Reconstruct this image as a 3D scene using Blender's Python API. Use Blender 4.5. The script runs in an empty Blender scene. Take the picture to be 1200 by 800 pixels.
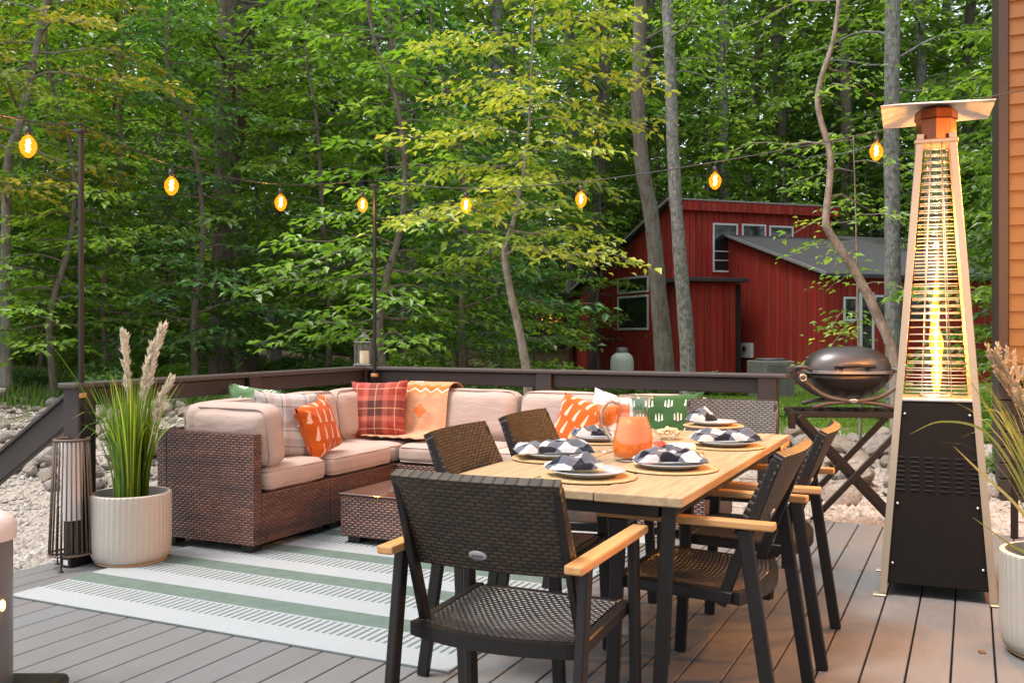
import bpy, bmesh, math, random
import numpy as np
from mathutils import Vector, Matrix, Euler, noise as mnoise

random.seed(7); RNG = np.random.default_rng(7)
S = bpy.context.scene
COL = S.collection
PI = math.pi
R = math.radians
TH = R(25.5)
UX, UY = math.sin(TH), math.cos(TH)          # direction of the deck boards (away to the right)
CORNER = Vector((-1.138, 7.43, 0))            # deck corner under the candle lantern
CAMH, FPX, HY = 1.21, 1130.0, 388.0

def D(a, b, z=0.0):
    """deck frame: a metres along the back railing, b metres towards the house"""
    return Vector((CORNER.x + a*UY - b*UX, CORNER.y - a*UX - b*UY, z))
def P(px, py, Y):
    s = FPX/Y
    return Vector(((px-600)/s, Y, CAMH-(py-HY)/s))
def G(px, py, z=0.0):
    s = (py-HY)/(CAMH-z)
    return Vector(((px-600)/s, FPX/s, z))

# ---------------------------------------------------------------- objects
def link(o):
    COL.objects.link(o); return o
def props(o, label=None, cat=None, group=None, kind=None):
    if label: o['label'] = label
    if cat: o['category'] = cat
    if group: o['group'] = group
    if kind: o['kind'] = kind
    return o
def thing(name, label, cat, loc=(0,0,0), rz=0.0, group=None, rot=None):
    o = link(bpy.data.objects.new(name, None))
    o.empty_display_size = .1
    o.location = loc
    o.rotation_euler = rot if rot else (0,0,rz)
    return props(o, label, cat, group)
def copy_tree(o, parent=None):
    c = o.copy(); link(c)
    if parent: c.parent = parent
    for ch in list(o.children): copy_tree(ch, c)
    return c
def dup(o, loc, rz=None, label=None, group=None, scale=None):
    c = copy_tree(o)
    c.location = loc
    if rz is not None: c.rotation_euler = (0,0,rz)
    if scale is not None: c.scale = (scale,)*3 if not hasattr(scale,'__len__') else scale
    if label: c['label'] = label
    if group: c['group'] = group
    return c

def box_uv(me):
    uvl = me.uv_layers.new(name='UVMap')
    nl = len(me.loops)
    if nl == 0: return
    co = np.empty(len(me.vertices)*3, dtype=np.float32); me.vertices.foreach_get('co', co); co = co.reshape(-1,3)
    vi = np.empty(nl, dtype=np.int32); me.loops.foreach_get('vertex_index', vi)
    nf = len(me.polygons)
    no = np.empty(nf*3, dtype=np.float32); me.polygons.foreach_get('normal', no); no = np.abs(no.reshape(-1,3))
    lt = np.empty(nf, dtype=np.int32); me.polygons.foreach_get('loop_total', lt)
    ax = np.repeat(np.argmax(no*np.array([1,1,1.02]), axis=1), lt)
    c = co[vi]
    uv = np.where((ax==0)[:,None], c[:,[1,2]], np.where((ax==1)[:,None], c[:,[0,2]], c[:,[0,1]]))
    uvl.data.foreach_set('uv', uv.astype(np.float32).ravel())

def build(name, bm, mats, parent=None, smooth=False, uv=True, angle=None):
    me = bpy.data.meshes.new(name)
    bm.to_mesh(me); bm.free()
    if not isinstance(mats, (list,tuple)): mats = [mats]
    for m in mats: me.materials.append(m)
    if uv and not me.uv_layers: box_uv(me)
    if smooth:
        me.polygons.foreach_set('use_smooth', [True]*len(me.polygons))
        if angle: me.set_sharp_from_angle(angle=R(angle))
    o = link(bpy.data.objects.new(name, me))
    if parent: o.parent = parent
    return o
def raw(name, V, F, mat, parent=None, smooth=False, uvs=None, tint=None, uv=False):
    me = bpy.data.meshes.new(name)
    me.from_pydata([tuple(v) for v in V] if not isinstance(V, np.ndarray) else V.tolist(), [], F if not isinstance(F, np.ndarray) else F.tolist())
    me.materials.append(mat)
    if smooth: me.polygons.foreach_set('use_smooth', [True]*len(me.polygons))
    if uvs is not None:
        l = me.uv_layers.new(name='UVMap')
        vi = np.empty(len(me.loops), dtype=np.int32); me.loops.foreach_get('vertex_index', vi)
        l.data.foreach_set('uv', np.asarray(uvs, dtype=np.float32)[vi].ravel())
    elif uv: box_uv(me)
    if tint is not None:
        a = me.attributes.new('tint', 'FLOAT', 'FACE'); a.data.foreach_set('value', np.asarray(tint, dtype=np.float32))
    me.update()
    o = link(bpy.data.objects.new(name, me))
    if parent: o.parent = parent
    return o

# ---------------------------------------------------------------- shapes (bmesh)
def NB(): return bmesh.new()
def merge(bm, t, M=None):
    if M is not None: bmesh.ops.transform(t, matrix=M, verts=t.verts)
    vm = [bm.verts.new(v.co) for v in t.verts]
    t.verts.index_update()
    for f in t.faces:
        try:
            nf = bm.faces.new([vm[v.index] for v in f.verts]); nf.smooth = f.smooth; nf.material_index = f.material_index
        except ValueError: pass
    t.free()
def box(bm, x0, x1, y0, y1, z0, z1, bev=0.0, M=None, seg=1, mi=0):
    t = bmesh.new()
    bmesh.ops.create_cube(t, size=1)
    bmesh.ops.scale(t, vec=(abs(x1-x0), abs(y1-y0), abs(z1-z0)), verts=t.verts)
    bmesh.ops.translate(t, vec=((x0+x1)/2, (y0+y1)/2, (z0+z1)/2), verts=t.verts)
    if bev > 0:
        bmesh.ops.bevel(t, geom=t.edges[:], offset=bev, segments=seg, profile=.5, affect='EDGES')
    for f in t.faces: f.material_index = mi
    merge(bm, t, M)
def beam(bm, p, q, w, h, bev=0.0, up=(0,0,1), ext=0.0):
    """rectangular bar from p to q, w across, h along `up`"""
    p, q = Vector(p), Vector(q); d = q-p; L = d.length; d.normalize()
    u = Vector(up); x = d.cross(u)
    if x.length < 1e-4: x = Vector((1,0,0))
    x.normalize(); z = x.cross(d).normalized()
    M = Matrix.Translation((p+q)/2) @ Matrix((x, d, z)).transposed().to_4x4()
    box(bm, -w/2, w/2, -L/2-ext, L/2+ext, -h/2, h/2, bev, M)
def tube(bm, pts, r, n=8, cap=True, closed=False):
    pts = [Vector(p) for p in pts]; m = len(pts)
    rs = r if hasattr(r, '__len__') else [r]*m
    rings = []; ref = None
    for i, p in enumerate(pts):
        if closed: d = pts[(i+1)%m]-pts[i-1]
        else: d = pts[min(i+1,m-1)]-pts[max(i-1,0)]
        if d.length < 1e-9: d = Vector((0,0,1))
        d.normalize()
        if ref is None:
            ref = Vector((0,0,1)) if abs(d.z) < .9 else Vector((1,0,0))
            ref = (ref - d*ref.dot(d)).normalized()
        else:
            ref = ref - d*ref.dot(d)
            if ref.length < 1e-6: ref = d.orthogonal()
            ref.normalize()
        s = d.cross(ref)
        rings.append([bm.verts.new(p + (ref*math.cos(a)+s*math.sin(a))*rs[i]) for a in (2*PI*k/n for k in range(n))])
    rng = range(m if closed else m-1)
    for i in rng:
        A, B = rings[i], rings[(i+1)%m]
        for k in range(n):
            f = bm.faces.new((A[k], A[(k+1)%n], B[(k+1)%n], B[k])); f.smooth = True
    if cap and not closed:
        bm.faces.new(rings[0][::-1]); bm.faces.new(rings[-1])
def lathe(bm, prof, n=32, c=(0,0,0), smooth=True, fn=None):
    """profile of (r, z); fn(angle, r) may modulate the radius"""
    rings = []
    for r, z in prof:
        if r < 1e-6: rings.append([bm.verts.new((c[0], c[1], c[2]+z))])
        else:
            ring = []
            for k in range(n):
                a = 2*PI*k/n; rr = fn(a, r, z) if fn else r
                ring.append(bm.verts.new((c[0]+rr*math.cos(a), c[1]+rr*math.sin(a), c[2]+z)))
            rings.append(ring)
    for A, B in zip(rings, rings[1:]):
        if len(A) == 1 and len(B) == 1: continue
        for k in range(n):
            if len(A) == 1: f = bm.faces.new((A[0], B[(k+1)%n], B[k]))
            elif len(B) == 1: f = bm.faces.new((A[k], A[(k+1)%n], B[0]))
            else: f = bm.faces.new((A[k], A[(k+1)%n], B[(k+1)%n], B[k]))
            f.smooth = smooth
def prism(bm, poly, h, M=None):
    """poly of (x, z) in the local xz plane, extruded h along +y"""
    t = bmesh.new()
    a = [t.verts.new((x, 0, z)) for x, z in poly]; b = [t.verts.new((x, h, z)) for x, z in poly]
    t.faces.new(a); t.faces.new(b[::-1]); n = len(poly)
    for i in range(n): t.faces.new((a[i], b[i], b[(i+1)%n], a[(i+1)%n]))
    bmesh.ops.recalc_face_normals(t, faces=t.faces[:])
    merge(bm, t, M)
def bez(p0, p1, p2, n):
    p0, p1, p2 = Vector(p0), Vector(p1), Vector(p2)
    return [p0*(1-t)**2 + p1*2*t*(1-t) + p2*t*t for t in (i/n for i in range(n+1))]
def crv(pts, n=6):
    """Catmull-Rom through points"""
    pts = [Vector(p) for p in pts]; q = [pts[0]*2-pts[1]]+pts+[pts[-1]*2-pts[-2]]; out = []
    for i in range(1, len(q)-2):
        for k in range(n):
            t = k/n
            out.append(.5*((2*q[i]) + (q[i+1]-q[i-1])*t + (2*q[i-1]-5*q[i]+4*q[i+1]-q[i+2])*t*t + (3*q[i]-q[i-1]-3*q[i+1]+q[i+2])*t**3))
    out.append(pts[-1]); return out

# ---------------------------------------------------------------- materials
def nd(nt, typ, ins=None, **pr):
    n = nt.nodes.new('ShaderNode'+typ)
    for k, v in pr.items(): setattr(n, k, v)
    for k, v in (ins or {}).items():
        s = n.inputs[k]
        if isinstance(v, bpy.types.NodeSocket): nt.links.new(v, s)
        else: s.default_value = v
    return n
def mt(nt, op, a, b=None, c=None, clamp=False):
    ins = {0: a}
    if b is not None: ins[1] = b
    if c is not None: ins[2] = c
    return nd(nt, 'Math', ins, operation=op, use_clamp=clamp).outputs[0]
def col(c): return (c[0], c[1], c[2], 1)
def mixc(nt, f, a, b, blend='MIX'):
    n = nd(nt, 'Mix', None, data_type='RGBA', blend_type=blend)
    for i, v in ((0,f),(6,a),(7,b)):
        if isinstance(v, bpy.types.NodeSocket): nt.links.new(v, n.inputs[i])
        else: n.inputs[i].default_value = col(v) if i and len(v)==3 else v
    return n.outputs[2]
def ramp(nt, f, stops, interp='LINEAR'):
    n = nd(nt, 'ValToRGB', {0: f}); cr = n.color_ramp; cr.interpolation = interp
    while len(cr.elements) < len(stops): cr.elements.new(.5)
    for e, (p, c) in zip(cr.elements, stops): e.position = p; e.color = col(c)
    return n.outputs[0]
def coords(nt, kind='Object', scale=(1,1,1), rot=(0,0,0)):
    tc = nd(nt, 'TexCoord')
    return nd(nt, 'Mapping', {0: tc.outputs[kind], 'Scale': scale, 'Rotation': rot}).outputs[0]
def noise(nt, vec, scale=5, detail=4, rough=.5):
    return nd(nt, 'TexNoise', {'Vector': vec, 'Scale': scale, 'Detail': detail, 'Roughness': rough}).outputs[0]
def bump(nt, h, s=.3, d=.01):
    return nd(nt, 'Bump', {'Height': h, 'Strength': s, 'Distance': d}).outputs[0]
def material(name):
    m = bpy.data.materials.new(name); m.use_nodes = True
    nt = m.node_tree; b = nt.nodes['Principled BSDF']
    return m, nt, b
def setp(nt, b, **k):
    names = dict(base='Base Color', rough='Roughness', metal='Metallic', normal='Normal', alpha='Alpha', trans='Transmission Weight',
                 ior='IOR', emit='Emission Color', es='Emission Strength', spec='Specular IOR Level', sheen='Sheen Weight', coat='Coat Weight', sss='Subsurface Weight')
    for kk, v in k.items():
        s = b.inputs[names[kk]]
        if isinstance(v, bpy.types.NodeSocket): nt.links.new(v, s)
        elif kk in ('base','emit'): s.default_value = col(v)
        else: s.default_value = v
def plain(name, c, rough=.5, metal=0, var=.15, scale=12, bmp=0.0, spec=.5, stretch=(1,1,1), kind='Object', **kw):
    m, nt, b = material(name)
    v = coords(nt, kind, stretch); n = noise(nt, v, scale, 5, .6)
    lo = [x*(1-var) for x in c]; hi = [min(1,x*(1+var)) for x in c]
    setp(nt, b, base=mixc(nt, n, lo, hi), rough=rough, metal=metal, spec=spec, **kw)
    if bmp: setp(nt, b, normal=bump(nt, n, bmp, .01))
    return m
def uvxy(nt, rot=0.0, kind='UV'):
    v = coords(nt, kind, (1,1,1), (0,0,rot))
    s = nd(nt, 'SeparateXYZ', {0: v}); return s.outputs[0], s.outputs[1]
def weave(name, sx, sy, c1, c2, dark, rough=.4, hole=0.0, bs=1.0, rowvar=None, spec=.5):
    m, nt, b = material(name)
    U, V = uvxy(nt)
    v = mt(nt,'DIVIDE',V,sy); row = mt(nt,'FLOOR',v); fv = mt(nt,'FRACT',v)
    u = mt(nt,'ADD', mt(nt,'DIVIDE',U,sx), mt(nt,'MULTIPLY', mt(nt,'FLOORED_MODULO',row,2.0), .5))
    fu = mt(nt,'FRACT',u); cell = mt(nt,'FLOOR',u)
    hx = mt(nt,'SINE', mt(nt,'MULTIPLY',fu,PI)); hy = mt(nt,'SINE', mt(nt,'MULTIPLY',fv,PI))
    h = mt(nt,'MULTIPLY', mt(nt,'POWER',hx,.6), mt(nt,'POWER',hy,.6))
    wn = nd(nt,'TexWhiteNoise',{0: nd(nt,'CombineXYZ',{0:cell,1:row}).outputs[0]}, noise_dimensions='2D').outputs[0]
    base = mixc(nt, wn, c1, c2)
    if rowvar:
        big = noise(nt, nd(nt,'CombineXYZ',{0:mt(nt,'MULTIPLY',U,1.2),1:mt(nt,'MULTIPLY',V,16.0)}).outputs[0], 1.0, 3)
        base = mixc(nt, mt(nt,'SMOOTH_MIN',mt(nt,'MULTIPLY',mt(nt,'SUBTRACT',big,.38,clamp=True),3.2),1.0,.1), base, rowvar)
    f = mt(nt,'MULTIPLY', mt(nt,'SUBTRACT',h,.15,clamp=True), 2.2, clamp=True)
    setp(nt, b, base=mixc(nt, f, dark, base), rough=rough, normal=bump(nt, h, bs, .004), spec=spec)
    if hole: setp(nt, b, alpha=mt(nt,'GREATER_THAN',h,hole))
    return m
def wood(name, c1, c2, axis=1, scale=1.0, rough=.6, dark=None):
    m, nt, b = material(name)
    st = [14*scale]*3; st[axis] = 1.1*scale
    v = coords(nt, 'Object', tuple(st)); n = noise(nt, v, 2.5, 8, .65)
    v2 = coords(nt, 'Object'); big = noise(nt, v2, 3.0, 3)
    c = ramp(nt, n, [(.3,c1),(.7,c2)])
    c = mixc(nt, mt(nt,'MULTIPLY',big,.5), c, dark or [x*.6 for x in c1])
    setp(nt, b, base=c, rough=rough, normal=bump(nt, n, .25, .004))
    return m
def fabric(name, colour_fn, rough=.9, wrinkle=.35):
    m, nt, b = material(name)
    c = colour_fn(nt)
    oc = coords(nt,'Object'); big = mt(nt,'ADD', noise(nt, oc, 7, 3), mt(nt,'MULTIPLY', noise(nt, coords(nt,'Object',(1,3.2,2)), 9, 2), .7)); fine = noise(nt, oc, 260, 2)
    h = mt(nt,'ADD', mt(nt,'MULTIPLY',big,1.0), mt(nt,'MULTIPLY',fine,.06))
    setp(nt, b, base=c, rough=rough, spec=.15, sheen=.15, normal=bump(nt, h, wrinkle, .02))
    return m
# ---------------------------------------------------------------- the materials
M = {}
M['frame'] = plain('dark_bronze_metal', (.011,.009,.0085), .42, .1, .25, 30, spec=.35)
M['blackmetal'] = plain('black_metal', (.010,.009,.009), .45, .2, .2, 40)
M['blackpanel'] = plain('black_powder_coat', (.006,.005,.0045), .7, 0, .2, 90, .15, spec=.2)
M['rail'] = plain('railing_composite', (.026,.019,.018), .5, 0, .2, 10, .1)
M['railtop'] = plain('railing_cap', (.050,.039,.038), .42, 0, .15, 10, .1)
M['steel'] = plain('stainless_steel', (.60,.57,.53), .32, 1.0, .05, 20)
M['cable'] = plain('steel_cable', (.32,.31,.30), .35, .8, .05, 20)
M['weave_dark'] = weave('chair_wicker_dark', .030, .0110, (.030,.021,.013), (.060,.042,.025), (.0015,.0012,.001), .42, 0, .6, spec=.45)
M['weave_seat'] = weave('chair_wicker_seat', .021, .0145, (.022,.018,.016), (.045,.037,.032), (.002,.002,.002), .28, .16, 1.0, spec=.8)
M['weave_sofa'] = weave('sofa_wicker', .040, .0135, (.115,.046,.030), (.215,.095,.062), (.018,.008,.006), .30, 0, 1.0, rowvar=(.060,.033,.032))
M['teak'] = wood('teak_armrest', (.42,.20,.065), (.60,.33,.13), 1, 1.4, .5, (.30,.13,.04))
M['plank'] = wood('table_plank', (.25,.165,.088), (.46,.345,.205), 1, 1.0, .62, (.20,.125,.06))
M['glass'] = None
def glassmat(name, c=(1,1,1), rough=.02):
    m, nt, b = material(name); setp(nt, b, base=c, rough=rough, trans=1.0, ior=1.45); return m
M['glass'] = glassmat('clear_glass')
def thin_glass(name, tint=(.985,.99,.985), fac=.12):
    m, nt, b = material(name)
    tr = nd(nt,'BsdfTransparent',{0:col(tint)}); gl = nd(nt,'BsdfGlossy',{0:(1,1,1,1),'Roughness':.03})
    fr = mt(nt,'MULTIPLY', mt(nt,'POWER', nd(nt,'LayerWeight',{0:.5}).outputs[1], 3.5), .60)
    mx = nd(nt,'MixShader',{0:mt(nt,'ADD',fr,fac*.35),1:tr.outputs[0],2:gl.outputs[0]})
    nt.links.new(mx.outputs[0], nt.nodes['Material Output'].inputs[0]); return m
M['thin_glass'] = thin_glass('thin_clear_glass')
M['juice'] = plain('orange_juice', (.80,.165,.008), .35, 0, .22, 60, 0, spec=.15)
M['window'] = plain('dark_window_glass', (.012,.016,.015), .06, 0, .3, 2, 0, spec=.8)
M['tableglass'] = plain('coffee_table_glass', (.05,.022,.02), .06, 0, .1, 3, 0, spec=.8)
M['white_trim'] = plain('white_painted_trim', (.55,.56,.57), .5, 0, .08, 8)
M['placemat'] = None
def mk():
    m, nt, b = material('woven_placemat')
    oc = coords(nt,'Object'); s = nd(nt,'SeparateXYZ',{0:oc})
    r = mt(nt,'SQRT', mt(nt,'ADD', mt(nt,'MULTIPLY',s.outputs[0],s.outputs[0]), mt(nt,'MULTIPLY',s.outputs[1],s.outputs[1])))
    w = mt(nt,'SINE', mt(nt,'MULTIPLY',r,900.0)); n = noise(nt, oc, 90, 3)
    f = mt(nt,'ADD', mt(nt,'MULTIPLY',w,.25), n)
    setp(nt, b, base=ramp(nt, f, [(.2,(.30,.17,.06)),(.8,(.52,.36,.18))]), rough=.85, normal=bump(nt, f, .6, .003)); return m
M['placemat'] = mk()
M['plate'] = plain('glazed_plate', (.36,.39,.43), .18, 0, .04, 10)
M['chair_badge'] = plain('badge_metal', (.42,.41,.42), .35, .6, .05, 10)
M['badge_mark'] = plain('badge_engraving', (.12,.12,.13), .5, .2, .05, 10)
def check(nt, k=38.0):
    U, V = uvxy(nt)
    a = mt(nt,'GREATER_THAN', mt(nt,'FRACT',mt(nt,'MULTIPLY',U,k)), .5); b = mt(nt,'GREATER_THAN', mt(nt,'FRACT',mt(nt,'MULTIPLY',V,k)), .5)
    return ramp(nt, mt(nt,'MULTIPLY',mt(nt,'ADD',a,b),.5), [(0,(.45,.43,.42)),(.3,(.10,.105,.125)),(.8,(.008,.009,.016))], 'CONSTANT')
M['napkin'] = fabric('buffalo_check_cotton', lambda nt: check(nt, 9.5), .9, .5)
M['cushion'] = fabric('beige_cushion_fabric', lambda nt: mixc(nt, noise(nt, coords(nt,'Object'), 3, 3), (.34,.258,.222), (.42,.325,.283)), .85, .35)
M['piping'] = plain('cushion_piping', (.36,.28,.24), .8, 0, .1, 10)
def band(nt, x, stops): return ramp(nt, x, stops, 'CONSTANT')
def plaid_red(nt):
    U, V = uvxy(nt)
    st = [(0,(.27,.043,.032)),(.13,(.56,.34,.20)),(.15,(.27,.043,.032)),(.27,(.40,.11,.075)),(.36,(.085,.030,.028)),(.49,(.50,.31,.19)),(.51,(.085,.030,.028)),(.64,(.40,.11,.075)),(.73,(.27,.043,.032)),(.85,(.56,.34,.20)),(.87,(.27,.043,.032))]
    return mixc(nt, .5, band(nt, U, st), band(nt, V, st))
M['pillow_redplaid'] = fabric('red_plaid_wool', plaid_red)
def plaid_grey(nt):
    U, V = uvxy(nt)
    st = [(0,(.33,.31,.30)),(.2,(.08,.075,.08)),(.24,(.33,.31,.30)),(.3,(.28,.24,.23)),(.42,(.42,.40,.385)),(.6,(.10,.09,.10)),(.63,(.42,.40,.385)),(.7,(.30,.22,.19)),(.84,(.33,.31,.30))]
    f2 = lambda x: mt(nt,'FRACT',mt(nt,'MULTIPLY',x,1.6))
    return mixc(nt, .5, band(nt, f2(U), st), band(nt, f2(V), st))
M['pillow_greyplaid'] = fabric('grey_plaid_wool', plaid_grey)
def motif(nt, nx, ny, bg, fg, dashes=3, rot=0.0, hl=.3, bgvar=.25):
    U, V = uvxy(nt, rot)
    v = mt(nt,'MULTIPLY',V,ny); row = mt(nt,'FLOOR',v); fv = mt(nt,'SUBTRACT',mt(nt,'FRACT',v),.5)
    u = mt(nt,'ADD',mt(nt,'MULTIPLY',U,nx), mt(nt,'MULTIPLY',mt(nt,'FLOORED_MODULO',row,2.0),.5)); fu = mt(nt,'SUBTRACT',mt(nt,'FRACT',u),.5)
    k = dashes*2.0
    d = mt(nt,'ABSOLUTE', mt(nt,'SUBTRACT', mt(nt,'FRACT', mt(nt,'ADD',mt(nt,'MULTIPLY',fu,k),.5)), .5))
    # a row of pointed strokes, the middle one tallest
    lim = mt(nt,'SUBTRACT', hl, mt(nt,'MULTIPLY',mt(nt,'ABSOLUTE',fu),.45))
    inside = mt(nt,'LESS_THAN', mt(nt,'ABSOLUTE',fv), lim)
    wid = mt(nt,'LESS_THAN', d, mt(nt,'SUBTRACT',.34, mt(nt,'MULTIPLY',mt(nt,'ADD',fv,.3),.35)))
    rng = mt(nt,'LESS_THAN', mt(nt,'ABSOLUTE',fu), dashes*.5/k)
    m = mt(nt,'MULTIPLY', mt(nt,'MULTIPLY',inside,wid), rng)
    n = noise(nt, coords(nt,'Object'), 6, 3)
    b = mixc(nt, n, [x*(1-bgvar) for x in bg], [x*(1+bgvar) for x in bg])
    return mixc(nt, m, b, fg)
M['pillow_trees'] = fabric('green_pillow_print', lambda nt: motif(nt, 3.6, 4.2, (.028,.080,.025), (.52,.52,.47), 3))
M['pillow_leafy'] = fabric('green_leaf_print', lambda nt: motif(nt, 2.0, 2.2, (.085,.17,.075), (.62,.62,.55), 3, .5, .42))
M['pillow_orange'] = fabric('orange_feather_print', lambda nt: motif(nt, 4.6, 3.2, (.47,.085,.010), (.66,.42,.30), 1, .25, .42, .2))
M['pillow_white'] = fabric('off_white_cotton', lambda nt: mixc(nt, noise(nt, coords(nt,'Object'), 4, 3), (.55,.52,.50), (.66,.62,.60)))
def blanket_c(nt):
    U, V = uvxy(nt)     # U across 0..1, V metres down from the top fold
    tri = mt(nt,'ABSOLUTE', mt(nt,'SUBTRACT', mt(nt,'FRACT', mt(nt,'MULTIPLY',U,4.0)), .5))
    v = mt(nt,'ADD', V, mt(nt,'MULTIPLY', tri, .055))
    c = ramp(nt, v, [(0,(.42,.22,.105)),(.155,(.66,.15,.035)),(.19,(.70,.55,.45)),(.202,(.62,.24,.09)),(.225,(.50,.27,.16))], 'CONSTANT')
    dm = mt(nt,'ADD', mt(nt,'ABSOLUTE',mt(nt,'SUBTRACT',U,.42)), mt(nt,'MULTIPLY', mt(nt,'ABSOLUTE',mt(nt,'SUBTRACT',V,.33)),3.0))
    c = mixc(nt, mt(nt,'LESS_THAN', dm, .16), c, (.62,.15,.035))
    dx = mt(nt,'ABSOLUTE', mt(nt,'SUBTRACT', mt(nt,'ABSOLUTE', mt(nt,'SUBTRACT',U,.25)), mt(nt,'MULTIPLY',mt(nt,'ABSOLUTE',mt(nt,'SUBTRACT',V,.07)),2.5)))
    lim = mt(nt,'LESS_THAN', mt(nt,'ABSOLUTE',mt(nt,'SUBTRACT',V,.07)), .03)
    return mixc(nt, mt(nt,'MULTIPLY', mt(nt,'LESS_THAN', dx, .02), lim), c, (.80,.74,.68))
M['blanket'] = fabric('southwest_blanket', blanket_c, .95, .6)
# rug
def rug_m():
    m, nt, b = material('striped_rug')
    s = nd(nt,'SeparateXYZ',{0: coords(nt,'Object')}); x, y = s.outputs[0], s.outputs[1]
    f = mt(nt,'FRACT', mt(nt,'DIVIDE', y, .455))
    n = noise(nt, coords(nt,'Object'), 160, 3, .7); n2 = noise(nt, coords(nt,'Object'), 14, 4, .6)
    white = mixc(nt, n, (.21,.227,.235), (.33,.347,.355)); green = mixc(nt, n, (.034,.070,.052), (.095,.142,.112))
    tick = mt(nt,'LESS_THAN', mt(nt,'FRACT', mt(nt,'DIVIDE',x,.036)), .40)
    inband = mt(nt,'MULTIPLY', mt(nt,'GREATER_THAN',f,.345), mt(nt,'LESS_THAN',f,.66))
    isg = mt(nt,'GREATER_THAN', f, .685)
    c = mixc(nt, mt(nt,'MULTIPLY',tick,inband), white, mixc(nt, n, (.04,.065,.055), (.09,.12,.105)))
    c = mixc(nt, isg, c, green)
    c = mixc(nt, mt(nt,'MULTIPLY',n2,.25), c, (.40,.40,.40))
    setp(nt, b, base=c, rough=.95, spec=.1, normal=bump(nt, n, .5, .004)); return m
M['rug'] = rug_m()
def deck_m():
    m, nt, b = material('composite_decking')
    g = noise(nt, coords(nt,'Object',(38,1.2,6)), 3, 8, .7)
    s = nd(nt,'SeparateXYZ',{0: coords(nt,'Object')})
    bid = mt(nt,'FLOOR', mt(nt,'DIVIDE', s.outputs[0], .1445))
    wn = nd(nt,'TexWhiteNoise',{'W': bid}, noise_dimensions='1D').outputs[0]
    n2 = noise(nt, coords(nt,'Object'), 2.2, 5, .6)
    c = mixc(nt, g, (.082,.086,.090), (.178,.182,.186))
    c = mixc(nt, mt(nt,'MULTIPLY', wn, .65), c, (.125,.116,.112))
    c = mixc(nt, mt(nt,'MULTIPLY', n2, .3), c, (.20,.195,.19))
    st = noise(nt, coords(nt,'Object',(1,.5,1)), 1.3, 6, .7); sp_ = noise(nt, coords(nt,'Object'), 75, 2, .5)
    c = mixc(nt, mt(nt,'MULTIPLY', mt(nt,'SUBTRACT',st,.52,clamp=True), 2.2, clamp=True), c, (.075,.070,.067))
    c = mixc(nt, mt(nt,'MULTIPLY', mt(nt,'GREATER_THAN',sp_,.74), .5), c, (.30,.27,.22))
    setp(nt, b, base=c, rough=mt(nt,'ADD',mt(nt,'MULTIPLY',g,.2),.42), spec=.4, normal=bump(nt, g, .35, .003)); return m
M['deck'] = deck_m()
M['underdeck'] = plain('deck_gap_shade', (.02,.017,.015), .9)  # near-black colour standing for the shade below the boards
# ground
def ground_m():
    m, nt, b = material('ground_soil')
    geo = nd(nt,'NewGeometry').outputs[0]; s = nd(nt,'SeparateXYZ',{0:geo}); x, y = s.outputs[0], s.outputs[1]
    n = noise(nt, geo, 1.2, 8, .65); f = noise(nt, geo, 26, 6, .7); ff = noise(nt, geo, 7, 5, .6)
    vor = nd(nt,'TexVoronoi',{'Vector':geo,'Scale':24.0}).outputs[0]
    dirt = ramp(nt, mt(nt,'ADD',mt(nt,'MULTIPLY',f,.7),mt(nt,'MULTIPLY',ff,.3)), [(.25,(.16,.125,.095)),(.5,(.40,.345,.29)),(.75,(.56,.50,.44))])
    grass = ramp(nt, f, [(.3,(.045,.075,.012)),(.7,(.13,.18,.035))])
    litter = ramp(nt, f, [(.3,(.025,.022,.012)),(.55,(.075,.055,.03)),(.75,(.04,.065,.018))])
    wob = mt(nt,'MULTIPLY', mt(nt,'SUBTRACT',n,.5), 6.0)
    yy = mt(nt,'ADD', y, wob)
    gm = mt(nt,'MULTIPLY', mt(nt,'SUBTRACT',yy,11.6), .6, clamp=True)
    lm = mt(nt,'MULTIPLY', mt(nt,'ADD', mt(nt,'SUBTRACT', yy, 25.0), mt(nt,'MULTIPLY', mt(nt,'MINIMUM', x, 0.0), -2.2)), .25, clamp=True)
    c = mixc(nt, gm, dirt, grass); c = mixc(nt, lm, c, litter)
    setp(nt, b, base=c, rough=.95, spec=.1, normal=bump(nt, mt(nt,'ADD',f,mt(nt,'MULTIPLY',vor,.5)), .8, .05)); return m
M['ground'] = ground_m()
def rock_m():
    m, nt, b = material('limestone_rock')
    oc = coords(nt,'Object'); oi = nd(nt,'ObjectInfo')
    n = noise(nt, oc, 6, 8, .7); n2 = noise(nt, oc, 30, 4, .7)
    c = ramp(nt, n, [(.25,(.17,.145,.125)),(.5,(.42,.375,.335)),(.75,(.60,.56,.51))])
    c = mixc(nt, mt(nt,'MULTIPLY', oi.outputs['Random'], .55), c, (.38,.28,.19))
    setp(nt, b, base=c, rough=.9, spec=.2, normal=bump(nt, mt(nt,'ADD',n,mt(nt,'MULTIPLY',n2,.4)), .9, .05)); return m
M['rock'] = rock_m()
def bark_m(name, c1, c2, sc=1.0, lichen=None):
    m, nt, b = material(name)
    n = noise(nt, coords(nt,'Object',(9*sc,9*sc,1.6*sc)), 2.2, 8, .7); n2 = noise(nt, coords(nt,'Object'), 5*sc, 5, .7)
    c = ramp(nt, n, [(.3,c1),(.7,c2)])
    if lichen: c = mixc(nt, mt(nt,'MULTIPLY', mt(nt,'SUBTRACT',n2,.45,clamp=True), 5.0, clamp=True), c, lichen)
    setp(nt, b, base=c, rough=.95, spec=.15, normal=bump(nt, n, 1.0, .04)); return m
M['bark'] = bark_m('brown_bark', (.06,.048,.038), (.24,.20,.165), 1.0, (.17,.17,.145))
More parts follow.
